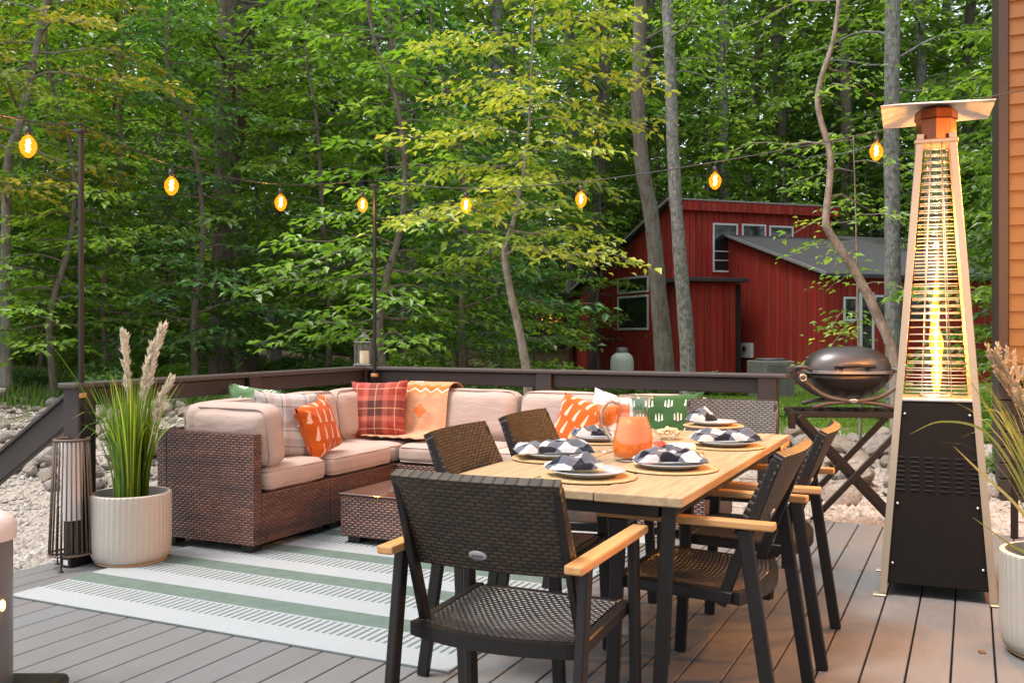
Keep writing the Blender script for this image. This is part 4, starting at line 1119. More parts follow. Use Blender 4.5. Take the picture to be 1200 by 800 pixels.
# the string goes on towards the house, past the right of the table
wr2 = [Eend, Vector((3.15,4.2,2.30)), Vector((2.75,3.1,2.22)), Vector((2.35,2.0,2.24)), Vector((2.0,.9,2.40))]
sl_ = thing('string_lights', 'black cable of glowing amber bulbs strung from pole to pole over the deck', 'string lights', (0,0,0))
bm = NB(); tube(bm, crv(wl0,8), .0048, 6); tube(bm, crv(wl,8), .0038, 6); tube(bm, crv(wr,8), .0038, 6); tube(bm, crv(wr2,8), .0038, 6); build('cable', bm, M['bulb_cap'], sl_, True)
def onwire(px, w):
    c = crv(w, 12)
    return min(c, key=lambda p: abs(600+FPX*p.x/p.y-px))
def bulb(p, e, lc=(1,.50,.13)):
    cap = NB(); tube(cap, [p, p+Vector((0,0,-.030))], .004, 6); tube(cap, [p+Vector((0,0,-.028)), p+Vector((0,0,-.072))], [.014,.017], 12)
    b = build('light_bulb', cap, M['bulb_cap'], sl_, True)
    g_ = NB(); lathe(g_, [(.012,-.072),(.024,-.082),(.038,-.105),(.040,-.127),(.031,-.155),(.013,-.174),(0,-.178)], 20, tuple(p)); build('glass', g_, M['bulbglass'], b, True)
    f = NB(); tube(f, [p+Vector((math.sin(k*1.8)*.008,math.cos(k*1.8)*.008,-.088-.0042*k)) for k in range(15)], .0045, 5); build('filament', f, M['filament'], b, True)
    lamp('bulb_light', p+Vector((0,0,-.12)), e, lc, .012, b)
for px in (201,329): bulb(onwire(px,wl), 5)
bulb(onwire(33,wl0), 5)
bulb(onplane(425,221,A1_,C1_), 5)
for px in (546,681,838,1027): bulb(onwire(px,wr), 6)
for p, e in zip(wr2[:4], (50,200,200,80)): bulb(p, e, (1,.42,.085))
# unseen bulb off the cable, added for a wall lamp's wash on the siding
bulb(Vector((4.62,6.78,2.45)), 10)

# ---------------------------------------------------------------- appliance at the lower left
ap = thing('tabletop_heater', 'grey column with pale rounded top and small amber lights at the lower left corner', 'heater', (-1.755,3.15,0), 0)
bm = NB(); box(bm, -.25,.25,-.16,.145,.001,.050,.022,None,4); build('base_plate', bm, M['grilltub'], ap, True, angle=50)
bm = NB(); lathe(bm, [(0,.0505),(.112,.0505),(.112,.53),(0,.53)], 48); build('column', bm, M['appliance_grey'], ap, True, angle=50)
bm = NB(); lathe(bm, [(.112,.5285),(.122,.531),(.124,.570),(.112,.603),(.07,.622),(0,.628)], 48); build('domed_top', bm, M['appliance'], ap, True, angle=60)
for a, z in ((-.30,.325),(-.52,.29)):
    bm = NB(); t_ = bmesh.new(); bmesh.ops.create_icosphere(t_, subdivisions=2, radius=.014); merge(bm, t_, T((.113*math.cos(a),.113*math.sin(a),z)) @ Matrix.Diagonal((.6,.8,1.3,1))); build('indicator_light', bm, M['amberled'], ap, True)
# ---------------------------------------------------------------- terrain
def sstep(a, b, x):
    t = max(0.0, min(1.0, (x-a)/(b-a))); return t*t*(3-2*t)
def gz(x, y):
    left = 1-sstep(-1.8, .6, x)
    zl = -.75+ .95*sstep(8.8, 12.6, y) if y > 0 else -.75
    zr = -.15
    z = zl*left+zr*(1-left)
    far = sstep(13, 24, y)
    z = z*(1-far)+(-.2+.25*left)*far
    k = .0 if (y < 7.5 and x > -2) else 1
    z += k*(.06*mnoise.noise(Vector((x*.5,y*.5,0)))+.025*mnoise.noise(Vector((x*2,y*2,3))))
    if y > 35: z += (y-35)*.03 + 9*sstep(62,125,y)
    if x < -6: z += min(1.2,(-6-x)*.10)*sstep(6,14,y)
    return z
def grid(xs, ys):
    nx, ny = len(xs), len(ys); V = np.array([(x,y,gz(x,y)) for y in ys for x in xs]); i = np.arange(nx-1); F = []
    for j in range(ny-1):
        a = j*nx+i; F.append(np.stack([a,a+1,a+nx+1,a+nx],1))
    return V, np.concatenate(F)
xs = np.concatenate([np.linspace(-260,-20,18)[:-1], np.linspace(-20,20,161), np.linspace(20,260,18)[1:]])
ys = np.concatenate([np.linspace(-120,-4,12)[:-1], np.linspace(-4,34,153), np.linspace(34,320,34)[1:]])
V_, F_ = grid(xs, ys); o = raw('ground', V_, F_, M['ground'], None, True); props(o, kind='structure')

# ---------------------------------------------------------------- rocks
def rock_mesh(seed):
    bm = bmesh.new(); bmesh.ops.create_icosphere(bm, subdivisions=3, radius=1)
    rg = random.Random(seed); pl = []
    for _ in range(11):
        v = Vector((rg.gauss(0,1),rg.gauss(0,1),rg.gauss(0,1))).normalized(); pl.append((v, rg.uniform(.55,.9)))
    for v in bm.verts:
        for n, d in pl:
            k = v.co.dot(n)
            if k > d: v.co -= n*(k-d)*.92
        v.co += v.co.normalized()*(.05*mnoise.noise(v.co*3+Vector((seed,0,0)))+.02*mnoise.noise(v.co*9))
    me = bpy.data.meshes.new('rock'); bm.to_mesh(me); bm.free(); me.materials.append(M['rock'])
    me.polygons.foreach_set('use_smooth',[True]*len(me.polygons)); me.set_sharp_from_angle(angle=R(28)); return me
RM = [rock_mesh(i) for i in range(9)]
rr = random.Random(11)
def rock(x, y, s, label, group, zoff=.25, flat=.6):
    o = link(bpy.data.objects.new('rock', rr.choice(RM))); sz = s*rr.uniform(.45,flat)
    o.scale = (s*rr.uniform(.8,1.25), s*rr.uniform(.7,1.1), sz); o.rotation_euler = (rr.uniform(-.3,.3),rr.uniform(-.3,.3),rr.uniform(0,6.3))
    o.location = (x,y,gz(x,y)+sz*zoff*2-.02); props(o, label, 'rock', group); return o
for _ in range(230):
    px = rr.uniform(-20,240); Y = 10.1+2.7*rr.random(); x = (px-600)*Y/FPX
    rock(x, Y, rr.choice([.04,.05,.06,.07,.09,.11,.14]), 'grey rock in the rocky bank behind the left handrail and the potted grass', 'rocks in the left bank', .5, .8)
def gpx(px, py, Y): return (px-600)*Y/FPX
for px, Y, s, l in ((186,10.9,.30,'largest tan boulder just behind the potted grass and leftmost post'),(150,11.6,.28,'rounded boulder resting on top of the rocky bank left of the grass'),(60,11.3,.21,'slanted grey slab boulder behind the sloping handrail'),(222,10.9,.24,'flat stone slab stacked low between the planter and the sofa')):
    rock(gpx(px,0,Y), Y, s, l, None, .6, .85)
for _ in range(120):
    px = rr.choice([rr.uniform(925,1060), rr.uniform(925,1060), rr.uniform(1160,1215), rr.uniform(640,925)]); Y = rr.uniform(7.6,12.2)
    rock(gpx(px,0,Y), Y, rr.choice([.05,.06,.08,.10,.13,.18]), 'pale rock in the gravel bed behind the grill cart', 'rocks in the right gravel bed', .4, .7)
for px, Y, s, l in ((1005,8.6,.24,'low boulder seen between the crossed legs of the grill cart'),(1030,10.3,.28,'big boulder beyond the right end of the grill cart'),(945,11.4,.30,'wide flat rock at the edge of the lawn behind the grill')):
    rock(gpx(px,0,Y), Y, s, l, None, .5, .7)

def gravel(n, fn, name, label, seed, s0=.012, s1=.045):
    g_ = np.random.default_rng(seed); Pp = []
    while len(Pp) < n:
        p = fn(g_)
        if p: Pp.append((p[0],p[1],gz(*p)))
    Pp = np.array(Pp); s = s0+(s1-s0)*g_.random(n)**3.5
    base = np.array([(1,0,0),(.3,.95,.1),(-.8,.5,0),(-.7,-.7,.1),(.4,-.9,0),(.2,.1,.75),(-.3,.2,.6)]); az = g_.uniform(0,6.28,n)
    c_, s_ = np.cos(az)[:,None], np.sin(az)[:,None]; b = base[None]*(1+g_.normal(0,.22,(n,7,3))); x = b[:,:,0]*c_-b[:,:,1]*s_; y = b[:,:,0]*s_+b[:,:,1]*c_
    V = np.stack([x,y,b[:,:,2]],2)*s[:,None,None]+Pp[:,None,:]; a = np.arange(n)[:,None,None]*7
    F = (a+np.array([(0,1,5),(1,6,5),(1,2,6),(2,3,6),(3,5,6),(3,4,5),(4,0,5)])[None]).reshape(-1,3)
    o = raw(name, V.reshape(-1,3), F, M['rock'], None); props(o, label, 'gravel', kind='stuff')
gravel(9000, lambda g: (lambda Y,q: (q*Y,Y))(g.uniform(5.5,12.5), g.uniform(-.56,-.31)), 'gravel', 'loose pale gravel on the bare ground left of the deck', 21)
gravel(9000, lambda g: (lambda Y,q: (q*Y,Y))(g.uniform(6.5,13.0), g.uniform(.24,.56)), 'gravel', 'loose pale gravel around the grill cart', 22)
# ---------------------------------------------------------------- numpy foliage
def leaves_from(C, DIR, NRM, L, W, rg):
    n = len(C); S_ = np.cross(NRM, DIR); S_ /= np.linalg.norm(S_,axis=1,keepdims=True)+1e-9
    L = L[:,None]; W = W[:,None]; fold = NRM*W*.22
    V = np.stack([C, C+DIR*L*.45+S_*W*.5+fold, C+DIR*L - NRM*L*.10, C+DIR*L*.45-S_*W*.5+fold], 1).reshape(-1,3)
    a = np.arange(n)*4
    return V, np.concatenate([np.stack([a,a+1,a+2],1), np.stack([a,a+2,a+3],1)]) , n
def make_tree(name_m, seed, path, radii, z0, z1, nb, l0, l1, leafL, gap, rise=.2, droop=.25, twig=.20, wood_mat=None, leaf_mat=None, flat=.75, az_bias=None, tl=.34, side=None):
    """trunk with limbs -> one mesh; leaves -> another. path: trunk points in local space"""
    rg = np.random.default_rng(seed); bm = NB(); P_ = crv(path, 8); n = len(P_)
    rs = np.interp(np.linspace(0,1,n), np.linspace(0,1,len(radii)), radii); tube(bm, P_, list(rs*(1+.55*np.exp(-np.array([p.z for p in P_])/.22))), 14)
    bm.verts.ensure_lookup_table()
    for iv, v in enumerate(bm.verts):
        c_ = P_[min(n-1, iv//14)]; o_ = v.co-c_
        if o_.length > .03: v.co = c_+o_*(1+.13*mnoise.noise(Vector((v.co.x*7+seed, v.co.y*7, v.co.z*1.6)))+.10*mnoise.noise(Vector((v.co.x*16, v.co.y*16, v.co.z*4+seed))))
    Cs = []; Ds = []; Ns = []; Ts = []
    zz = np.array([p.z for p in P_])
    for b in range(nb):
        f = (b+rg.random())/nb; z = z0+(z1-z0)*f
        i = int(np.clip(np.searchsorted(zz, z), 1, n-1)); a = np.array(P_[i-1].lerp(P_[i], float(np.clip((z-zz[i-1])/max(1e-6,zz[i]-zz[i-1]),0,1))))
        az = b*2.39996+rg.normal(0,.35)
        if az_bias is not None and rg.random() < .55: az = az_bias+rg.normal(0,.7)
        Lb = (l0+(l1-l0)*f)*rg.uniform(.65,1.15); e = rise*rg.uniform(.3,1.6)
        d = np.array([math.cos(az), math.sin(az), 0]); m = max(5, int(Lb/.22)); pts = []
        side_w = rg.normal(0,.12)
        for j in range(m+1):
            t = j/m; w = np.array([-d[1], d[0], 0])*side_w*Lb*math.sin(t*3)
            pts.append(a + d*Lb*t + w + np.array([0,0,Lb*(e*t-droop*t*t) + .03*Lb*math.sin(t*9+b)]))
        r0 = max(.006, min(rs[i]*.5, .012*Lb))
        tube(bm, [Vector(p) for p in pts], list(np.linspace(r0,.003,m+1)), 5, cap=False)
        tone = rg.normal(0,.16)
        nt = max(3, int(Lb/twig))
        for k in range(nt):
            t = .15+.85*(k+.5)/nt; q = t*m; j = int(min(m-1, q)); p = pts[j]*(1-(q-j))+pts[j+1]*(q-j)
            for sgn in ((1,-1)):
                ang = az+sgn*rg.uniform(.5,1.25); tlz = tl*Lb*(.35+.75*(1-t))*rg.uniform(.6,1.2)+.12
                td = np.array([math.cos(ang), math.sin(ang), rg.normal(-.05,.18)]); td /= np.linalg.norm(td)
                nl = max(3, int(tlz/gap)); s = (np.arange(nl)+rg.random(nl))/nl
                c = p + td*tlz*s[:,None] + np.array([0,0,-.12])*tlz*(s**2)[:,None] + rg.normal(0,gap*.35,(nl,3))
                sd = np.where(np.arange(nl)%2==0, 1, -1)*rg.uniform(.4,1.1,nl)
                dd = np.stack([math.cos(ang)*np.cos(sd)-math.sin(ang)*np.sin(sd), math.sin(ang)*np.cos(sd)+math.cos(ang)*np.sin(sd), rg.normal(-.25,.25,nl)],1); dd /= np.linalg.norm(dd,axis=1,keepdims=True)
                nn = np.stack([rg.normal(0,1-flat+.12,nl), rg.normal(0,1-flat+.12,nl), np.ones(nl)],1)
                nn -= dd*np.sum(nn*dd,1,keepdims=True); nn /= np.linalg.norm(nn,axis=1,keepdims=True)
                Cs.append(c); Ds.append(dd); Ns.append(nn); Ts.append(np.clip(.45+tone+rg.normal(0,.15,nl),0,1))
    C = np.concatenate(Cs); DD = np.concatenate(Ds); NN = np.concatenate(Ns); TT = np.concatenate(Ts); nl = len(C)
    Ls = leafL*rg.uniform(.7,1.25,nl); V, F, k = leaves_from(C, DD, NN, Ls, Ls*rg.uniform(.42,.62,nl), rg)
    tr = build('trunk', bm, wood_mat or M['bark'], None, True, uv=False); cr = raw('crown', V, F, leaf_mat or M['leaf'], None, tint=np.concatenate([TT,TT]))
    return tr, cr, nl
NLEAF = 0
def tree(name, label, loc, tr, cr, group=None, rz=0, cat='tree', sc=1.0, leaf=None):
    t = thing(name, label, cat, loc, rz, group); t.scale = (sc,)*3
    for s in (tr, cr):
        if s.parent is None and not s.get('_used'):
            s['_used'] = 1; s.parent = t; c = s
        else: c = s.copy(); link(c); c.parent = t
        if leaf and c.name.startswith('crown'):
            c.material_slots[0].link = 'OBJECT'; c.material_slots[0].material = leaf
    return t
def trunk_local(pxs, Y, z_min=None, dy=0):
    """pixel polyline of a trunk at distance Y -> base location and local path"""
    w = [P(x, y, Y+dy*i) for i, (x, y) in enumerate(pxs)]
    b = w[0].copy(); b.z = gz(b.x, b.y)-.05
    path = [Vector((0,0,0))]+[p-b for p in w if p.z > b.z+.15]
    return b, path
# --- unique near trees
b, path = trunk_local([(619,460),(612,405),(599,345),(591,295),(601,262),(613,205),(621,130),(624,40),(628,-60),(632,-150)], 11.2)
tr, cr, k = make_tree('t', 101, path, [.062,.052,.048,.04,.030,.022,.016,.012,.008,.005], 2.15, path[-1].z, 38, 1.75, 1.10, .118, .062, .12, .24, .17, M['bark_thin'], M['leaf_yellow'], .82); NLEAF += k
tree('young_tree', 'slender yellow-green tree with a kinked tan trunk behind the middle of the railing', b, tr, cr)
b, path = trunk_local([(1050,470),(1046,415),(1026,365),(1002,318),(972,272),(968,255),(973,185),(958,115),(978,40),(985,-40),(990,-120)], 9.0)
tr, cr, k = make_tree('t', 102, path, [.062,.054,.048,.044,.040,.036,.031,.027,.023,.016,.010], 2.6, path[-1].z, 7, .9, 1.1, .085, .06, .2, .3, .2, M['bark_thin'], M['leaf_bright'], .7); NLEAF += k
tree('leaning_tree', 'thin crooked pale trunk curving up behind the grill', b, tr, cr)
b, path = trunk_local([(780,470),(778,420),(772,350),(764,260),(752,190),(748,110),(750,20),(752,-80)], 19.5)
tr, cr, k = make_tree('t', 103, path, [.20,.19,.17,.155,.15,.14,.13,.12], 5.5, path[-1].z, 12, 2.2, 2.4, .16, .09, .25, .25, .3, M['bark'], M['leaf'], .7); NLEAF += k
tree('forest_tree', 'dark grey-brown trunk in front of the red house, left of the pale one', b, tr, cr)
b, path = trunk_local([(806,472),(806,420),(800,340),(793,250),(788,160),(785,70),(781,-20),(780,-110)], 17.0)
tr, cr, k = make_tree('t', 104, path, [.14,.135,.125,.115,.105,.10,.095,.09], 5.6, path[-1].z, 8, 2.0, 2.2, .12, .08, .25, .25, .3, M['bark_pale'], M['leaf_bright'], .7); NLEAF += k
tree('forest_tree', 'straight pale lichen-spotted trunk in front of the red house', b, tr, cr)
b, path = trunk_local([(258,440),(258,400),(260,300),(262,200),(264,100),(267,0),(270,-100)], 17.5)
tr, cr, k = make_tree('t', 105, path, [.21,.20,.19,.185,.18,.17,.16], 4.6, path[-1].z, 26, 2.6, 3.0, .16, .08, .3, .25, .28, M['bark'], M['leaf_bright'], .7); NLEAF += k
tree('forest_tree', 'large straight trunk left of its leaning twin behind the left railing', b, tr, cr)
b, path = trunk_local([(290,440),(286,380),(280,290),(272,200),(284,110),(292,20),(300,-90)], 18.2)
tr, cr, k = make_tree('t', 106, path, [.19,.18,.165,.15,.14,.13,.12], 4.6, path[-1].z, 20, 2.6, 3.0, .16, .08, .3, .25, .28, M['bark'], M['leaf'], .7); NLEAF += k
tree('forest_tree', 'large brown trunk leaning against the straight one behind the left railing', b, tr, cr)
b, path = trunk_local([(8,470),(6,330),(10,190),(22,150),(38,80),(55,0),(70,-90)], 13.5)
tr, cr, k = make_tree('t', 107, path, [.07,.065,.06,.055,.05,.045,.04], 2.6, path[-1].z, 30, 1.9, 1.8, .13, .06, .25, .3, .2, M['bark_thin'], M['leaf_gold'], .7); NLEAF += k
tree('forest_tree', 'leaning thin tree with golden leaves at the upper left', b, tr, cr)
b, path = trunk_local([(1047,470),(1046,300),(1045,150),(1046,0),(1046,-120)], 16.0)
tr, cr, k = make_tree('t', 108, path, [.14,.13,.12,.12,.11], 4.0, path[-1].z, 12, 2.0, 2.4, .12, .08, .25, .25, .28, M['bark_pale'], M['leaf'], .7); NLEAF += k
tree('forest_tree', 'straight grey trunk directly behind the patio heater', b, tr, cr)
# low branch with light leaves in front of the red wall (sapling)
b, path = trunk_local([(1008,470),(1006,400),(1004,300),(1002,220),(1000,160)], 10.2)
tr, cr, k = make_tree('t', 109, path, [.016,.014,.012,.009,.006], .9, path[-1].z, 15, .85, .6, .085, .055, .1, .35, .2, M['bark_thin'], M['leaf_bright'], .8, PI); NLEAF += k
tree('sapling', 'small light-green sapling between the red house and the grill', b, tr, cr, cat='sapling')
# --- prototypes
UND = []
for i, (lm, h, l0_, ll_) in enumerate(((M['leaf'],7.5,2.2,.165),(M['leaf_blue'],8.5,2.5,.175),(M['leaf_bright'],6.8,2.0,.155),(M['leaf'],9.5,2.6,.185))):
    rg = random.Random(200+i); path = [Vector((rg.uniform(-.12,.12)*k_,rg.uniform(-.12,.12)*k_,h*k_/5)) for k_ in range(6)]
    tr, cr, k = make_tree('u', 210+i, path, [.055,.05,.04,.032,.02,.008], 0.9, h, 52, l0_, .9, ll_, .068, .12, .22, .26, M['bark'], lm, .85); UND.append((tr,cr,k))
TALL = []
for i, (lm, bmk) in enumerate(((M['leaf'],M['bark']),(M['leaf_blue'],M['bark']),(M['leaf_bright'],M['bark_pale']),(M['leaf'],M['bark']))):
    rg = random.Random(300+i); h = 20; path = [Vector((rg.uniform(-.12,.12)*k_,rg.uniform(-.12,.12)*k_,h*k_/6)) for k_ in range(7)]
    tr, cr, k = make_tree('v', 310+i, path, [.19,.17,.155,.14,.115,.08,.03], 4.2, 18.5, 50, 3.2, 2.5, .27, .135, .35, .25, .36, bmk, lm, .65); TALL.append((tr,cr,k))
print('leaves', NLEAF, [u[2] for u in UND], [u[2] for u in TALL])
# keep the view to the red house open
def blocked(x, y):
    px = 600+FPX*x/y
    return (600 < px < 1230 and y < 31) or (545 < px <= 600 and y < 20) 
rg = random.Random(5); placed = []
def ok(x, y, dmin):
    if any((x-a)**2+(y-b)**2 < dmin*dmin for a, b in placed): return False
    placed.append((x,y)); return True
def scatter(protos, n, y0, y1, dmin, name, labelf, group, s0, s1, margin=1.15, cat='tree', leafs=None):
    c = 0; tries = 0
    while c < n and tries < 4000:
        tries += 1
        Y = y0+(y1-y0)*rg.random()**.85; x = rg.uniform(-.60*margin,.60*margin)*Y
        if blocked(x,Y) or not ok(x,Y,dmin): continue
        tr, cr, _ = rg.choice(protos)
        leaf = rg.choice(leafs) if leafs else None
        tree(name, labelf, (x,Y,gz(x,Y)-.06), tr, cr, group, rg.uniform(0,6.28), cat, rg.uniform(s0,s1), leaf); c += 1
    return c
LV = [M['leaf'],M['leaf'],M['leaf_blue'],M['leaf_bright'],M['leaf_bright']]
n1 = scatter(UND, 20, 13.0, 20, 1.9, 'understory_tree', 'layered green understory tree in the near edge of the woods behind the railing', 'understory trees at the near edge of the woods', .75, 1.1, leafs=LV)
n2 = scatter(TALL, 20, 18, 30, 2.3, 'forest_tree', 'tall forest tree with a bare lower trunk in the middle of the woods', 'tall trees in the middle of the woods', .8, 1.15)
n3 = scatter(UND, 24, 20, 32, 2.0, 'understory_tree', 'layered green understory tree deeper in the woods', 'understory trees deeper in the woods', .8, 1.2, leafs=LV)
n4 = scatter(TALL, 40, 31, 58, 2.3, 'forest_tree', 'tall forest tree with a thin trunk in the far woods', 'tall trees in the far woods', .9, 1.5)
n5 = scatter(UND, 26, 32, 50, 2.2, 'understory_tree', 'low leafy tree in the far woods', 'low trees in the far woods', 1.0, 1.6, leafs=LV)
# crowns that close the view over the red house
for px, Y, s in ((700,33,1.25),(760,35,1.3),(850,34,1.2),(920,36,1.35),(990,34,1.3),(1075,33,1.2),(1140,35,1.3),(1190,33,1.2),(880,40,1.3),(1030,40,1.4),(1110,41,1.4)):
    x = gpx(px,0,Y); tr, cr, _ = rg.choice(TALL); tree('forest_tree', 'tall forest tree rising behind the red house', (x,Y,gz(x,Y)-.1), tr, cr, 'tall trees behind the red house', rg.uniform(0,6), 'tree', s)
for px, Y, s in ((1085,30,1.0),(1215,17,.85),(1195,27,1.0),(1225,13,.5)):
    x = gpx(px,0,Y); tr, cr, _ = rg.choice(UND); tree('understory_tree', 'leafy understory tree beside the red house', (x,Y,gz(x,Y)-.1), tr, cr, 'understory trees beside the red house', rg.uniform(0,6), 'tree', s, M['leaf'])
print('trees', n1, n2, n3, n4, n5)
# far mass of woods
rgn = np.random.default_rng(9); n = 120000
Y = rgn.uniform(58,82,n); X = rgn.uniform(-.75,.75,n)*Y; Z = 1+24*rgn.random(n)**1.6
cl_ = np.sin(X*.35)*np.cos(Y*.3)+np.sin(Z*.5+X*.2); keep = cl_ > -1.5; X, Y, Z = X[keep], Y[keep], Z[keep]; n = len(X)
az = rgn.uniform(0,6.28,n); DD = np.stack([np.cos(az),np.sin(az),rgn.normal(-.2,.3,n)],1); DD /= np.linalg.norm(DD,axis=1,keepdims=True)
NN = rgn.normal(0,.5,(n,3))+np.array([0,-.4,1]); NN -= DD*np.sum(NN*DD,1,keepdims=True); NN /= np.linalg.norm(NN,axis=1,keepdims=True)
Ls = rgn.uniform(.35,.85,n); V, F, _ = leaves_from(np.stack([X,Y,Z],1), DD, NN, Ls, Ls*.6, rgn); tn = np.clip(.35+.12*cl_[keep]+rgn.normal(0,.15,n),0,1)
o = raw('far_woods', V, F, M['leaf'], None, tint=np.concatenate([tn,tn])); props(o, 'unbroken mass of far leaves closing the back of the woods', 'woods', kind='stuff')

# ---------------------------------------------------------------- shrubs and ground cover
def shrub_mesh(seed, r, h, n, leafL, mat):
    rg_ = np.random.default_rng(seed); u = rg_.normal(0,1,(n,3)); u /= np.linalg.norm(u,axis=1,keepdims=True); q = rg_.random(n)**.4
    C = u*q[:,None]*np.array([r,r,h*.5])+np.array([0,0,h*.5]); C[:,2] = np.abs(C[:,2])
    az = rg_.uniform(0,6.28,n); DD = np.stack([np.cos(az),np.sin(az),rg_.normal(0,.4,n)],1); DD /= np.linalg.norm(DD,axis=1,keepdims=True)
    NN = rg_.normal(0,.45,(n,3))+np.array([0,0,1]); NN -= DD*np.sum(NN*DD,1,keepdims=True); NN /= np.linalg.norm(NN,axis=1,keepdims=True)
    Ls = leafL*rg_.uniform(.7,1.3,n); V, F, _ = leaves_from(C,DD,NN,Ls,Ls*.55,rg_); tn = np.clip(rg_.normal(.5,.2,n),0,1)
    cr = raw('foliage', V, F, mat, None, tint=np.concatenate([tn,tn]))
    bm = NB()
    for i in range(7):
        a = i*.9; tube(bm, [(0,0,0),(r*.4*math.cos(a),r*.4*math.sin(a),h*.4),(r*.8*math.cos(a+.3),r*.8*math.sin(a+.3),h*.75)], [.010,.006,.003], 5)
    st = build('stems', bm, M['bark'], None, True, uv=False); return st, cr
SH = [shrub_mesh(i, .42, .55, 900, .075, (M['leaf'],M['leaf_bright'],M['leaf'],M['leaf_blue'])[i]) for i in range(4)]
def shrub(px, Y, s, label, group=None):
    x = gpx(px,0,Y); st, cr = rr.choice(SH); t = thing('shrub', label, 'shrub', (x,Y,gz(x,Y)-.03), rr.uniform(0,6), group); t.scale = (s,s,s*rr.uniform(.7,1.1))
    for m_o in (st, cr):
        if not m_o.get('_used'): m_o['_used'] = 1; m_o.parent = t
        else: c_ = m_o.copy(); link(c_); c_.parent = t
for _ in range(46):
    px = rr.uniform(-30,660); Y = rr.uniform(12.6,24); shrub(px, Y, rr.uniform(.6,1.5), 'low green shrub on the forest floor behind the left half of the railing', 'low shrubs on the forest floor')
for px, Y, s in ((745,20.5,1.0),(770,19.5,1.1),(795,20,.9),(830,21,1.1),(860,21.5,.9),(700,20,1.0),(885,21.5,.7)):
    shrub(px, Y, s, 'low leafy bush at the foot of the red house wall behind the sofa', 'bushes along the red house')
for px, Y, s in ((925,15,.55),(1040,14.5,.6),(1090,14,.7),(1168,11.5,.7),(1170,9.3,.45)):
    shrub(px, Y, s, 'small green bush at the edge of the lawn behind the grill and heater', 'bushes at the lawn edge')
# grass
def tufts(n, xf, seed, h, name, label, mat):
    rg_ = np.random.default_rng(seed); V = []; F = []; tn = []
    P0 = []
    while len(P0) < n:
        p = xf(rg_)
        if p is not None: P0.append(p)
    P0 = np.array([(x,y,gz(x,y)-.01) for x,y in P0]); az = rg_.uniform(0,6.28,n); hh = h*rg_.uniform(.5,1.4,n); ln = rg_.uniform(.1,.6,n)*hh
    d = np.stack([np.cos(az),np.sin(az),np.zeros(n)],1); s = np.stack([-np.sin(az+1),np.cos(az+1),np.zeros(n)],1)*(.006+.004*rg_.random(n))[:,None]
    Vv = np.stack([P0-s, P0+s, P0+d*ln[:,None]*.4+np.array([0,0,1])*hh[:,None]*.6+s*.7, P0+d*ln[:,None]+np.array([0,0,1])*hh[:,None], P0+d*ln[:,None]*.4+np.array([0,0,1])*hh[:,None]*.6-s*.7],1).reshape(-1,3)
    a = np.arange(n)*5; F = np.concatenate([np.stack([a,a+1,a+2],1),np.stack([a,a+2,a+4],1),np.stack([a+4,a+2,a+3],1)]); t_ = np.clip(rg_.normal(.35,.2,n),0,1)
    o = raw(name, Vv, F, mat, None, tint=np.concatenate([t_]*3)); props(o, label, 'grass', kind='stuff')
def lawn(r_):
    Y = r_.uniform(11.6,22); px = r_.uniform(640,1230); x = gpx(px,0,Y)
    k = mnoise.noise(Vector((x*.7,Y*.7,2)))
    return (x,Y) if Y+3*k > 12.6 and k > -.35 else None
tufts(42000, lawn, 3, .055, 'lawn_grass', 'patchy green lawn grass between the gravel bed and the red house', M['leaf_bright'])
def cover(r_):
    Y = r_.uniform(12.2,30); x = r_.uniform(-.6,.03)*Y
    return (x,Y) if mnoise.noise(Vector((x*.5,Y*.5,7))) > -.15 else None
tufts(42000, cover, 4, .16, 'ground_cover', 'thin green ground cover on the forest floor behind the railing', M['leaf'])

# a few fallen leaves on the deck
fr = random.Random(31)
FLM = leaf_m('fallen_leaf_brown', [(0,(.16,.07,.02)),(.5,(.35,.19,.05)),(1,(.50,.36,.09))], .1, .9)
for i, (px, py) in enumerate(((992,640),(1008,668),(1150,764))):
    c = G(px, py, 0); a = fr.uniform(0,6.28); V = []; k = 10; L = fr.uniform(.018,.034)
    for j in range(k): t = 2*PI*j/k; q = L*(.5+.5*abs(math.cos(t*1.5)))*(.7 if j%2 else 1); V.append((q*math.cos(t), q*.6*math.sin(t), .002+.006*abs(math.sin(t))**2))
    V.append((0,0,.0025)); o = raw('fallen_leaf', V, [(j,(j+1)%k,k) for j in range(k)], FLM, None, tint=[fr.random()]*k); o.location = (c.x,c.y,.0005); o.rotation_euler = (0,0,a); props(o, 'tiny dry fallen leaf lying on the bare deck boards', 'leaf', 'fallen leaves on the deck boards')
# ---------------------------------------------------------------- red house
Rv = Vector((.944,.330,0)); Nv = Vector((.330,-.944,0)); HA = math.atan2(.330,.944)
P0 = Vector((4.62,28.0,0))
hs = thing('red_house', 'dark red board-sided house with sloping roofs and white-framed windows among the trees', 'house', (P0.x,P0.y,-.3), HA)
# local frame: x to the right and away, y away to the left, z up; z0 of the house is -.3
def wallpoly(name, poly, depth, axis, pos, mat, parent=hs, skip=None):
    """poly in (along, z); axis 'x': wall runs along x at y=pos; axis 'y': along y at x=pos"""
    bm = NB(); prism(bm, poly, depth)
    if axis == 'x': Mx = T((0,pos,0))
    else: Mx = T((pos,0,0)) @ RZ(R(90)) 
    bmesh.ops.transform(bm, matrix=Mx, verts=bm.verts); bmesh.ops.recalc_face_normals(bm, faces=bm.faces[:])
    return build(name, bm, mat, parent)
zt = lambda z: z+.3
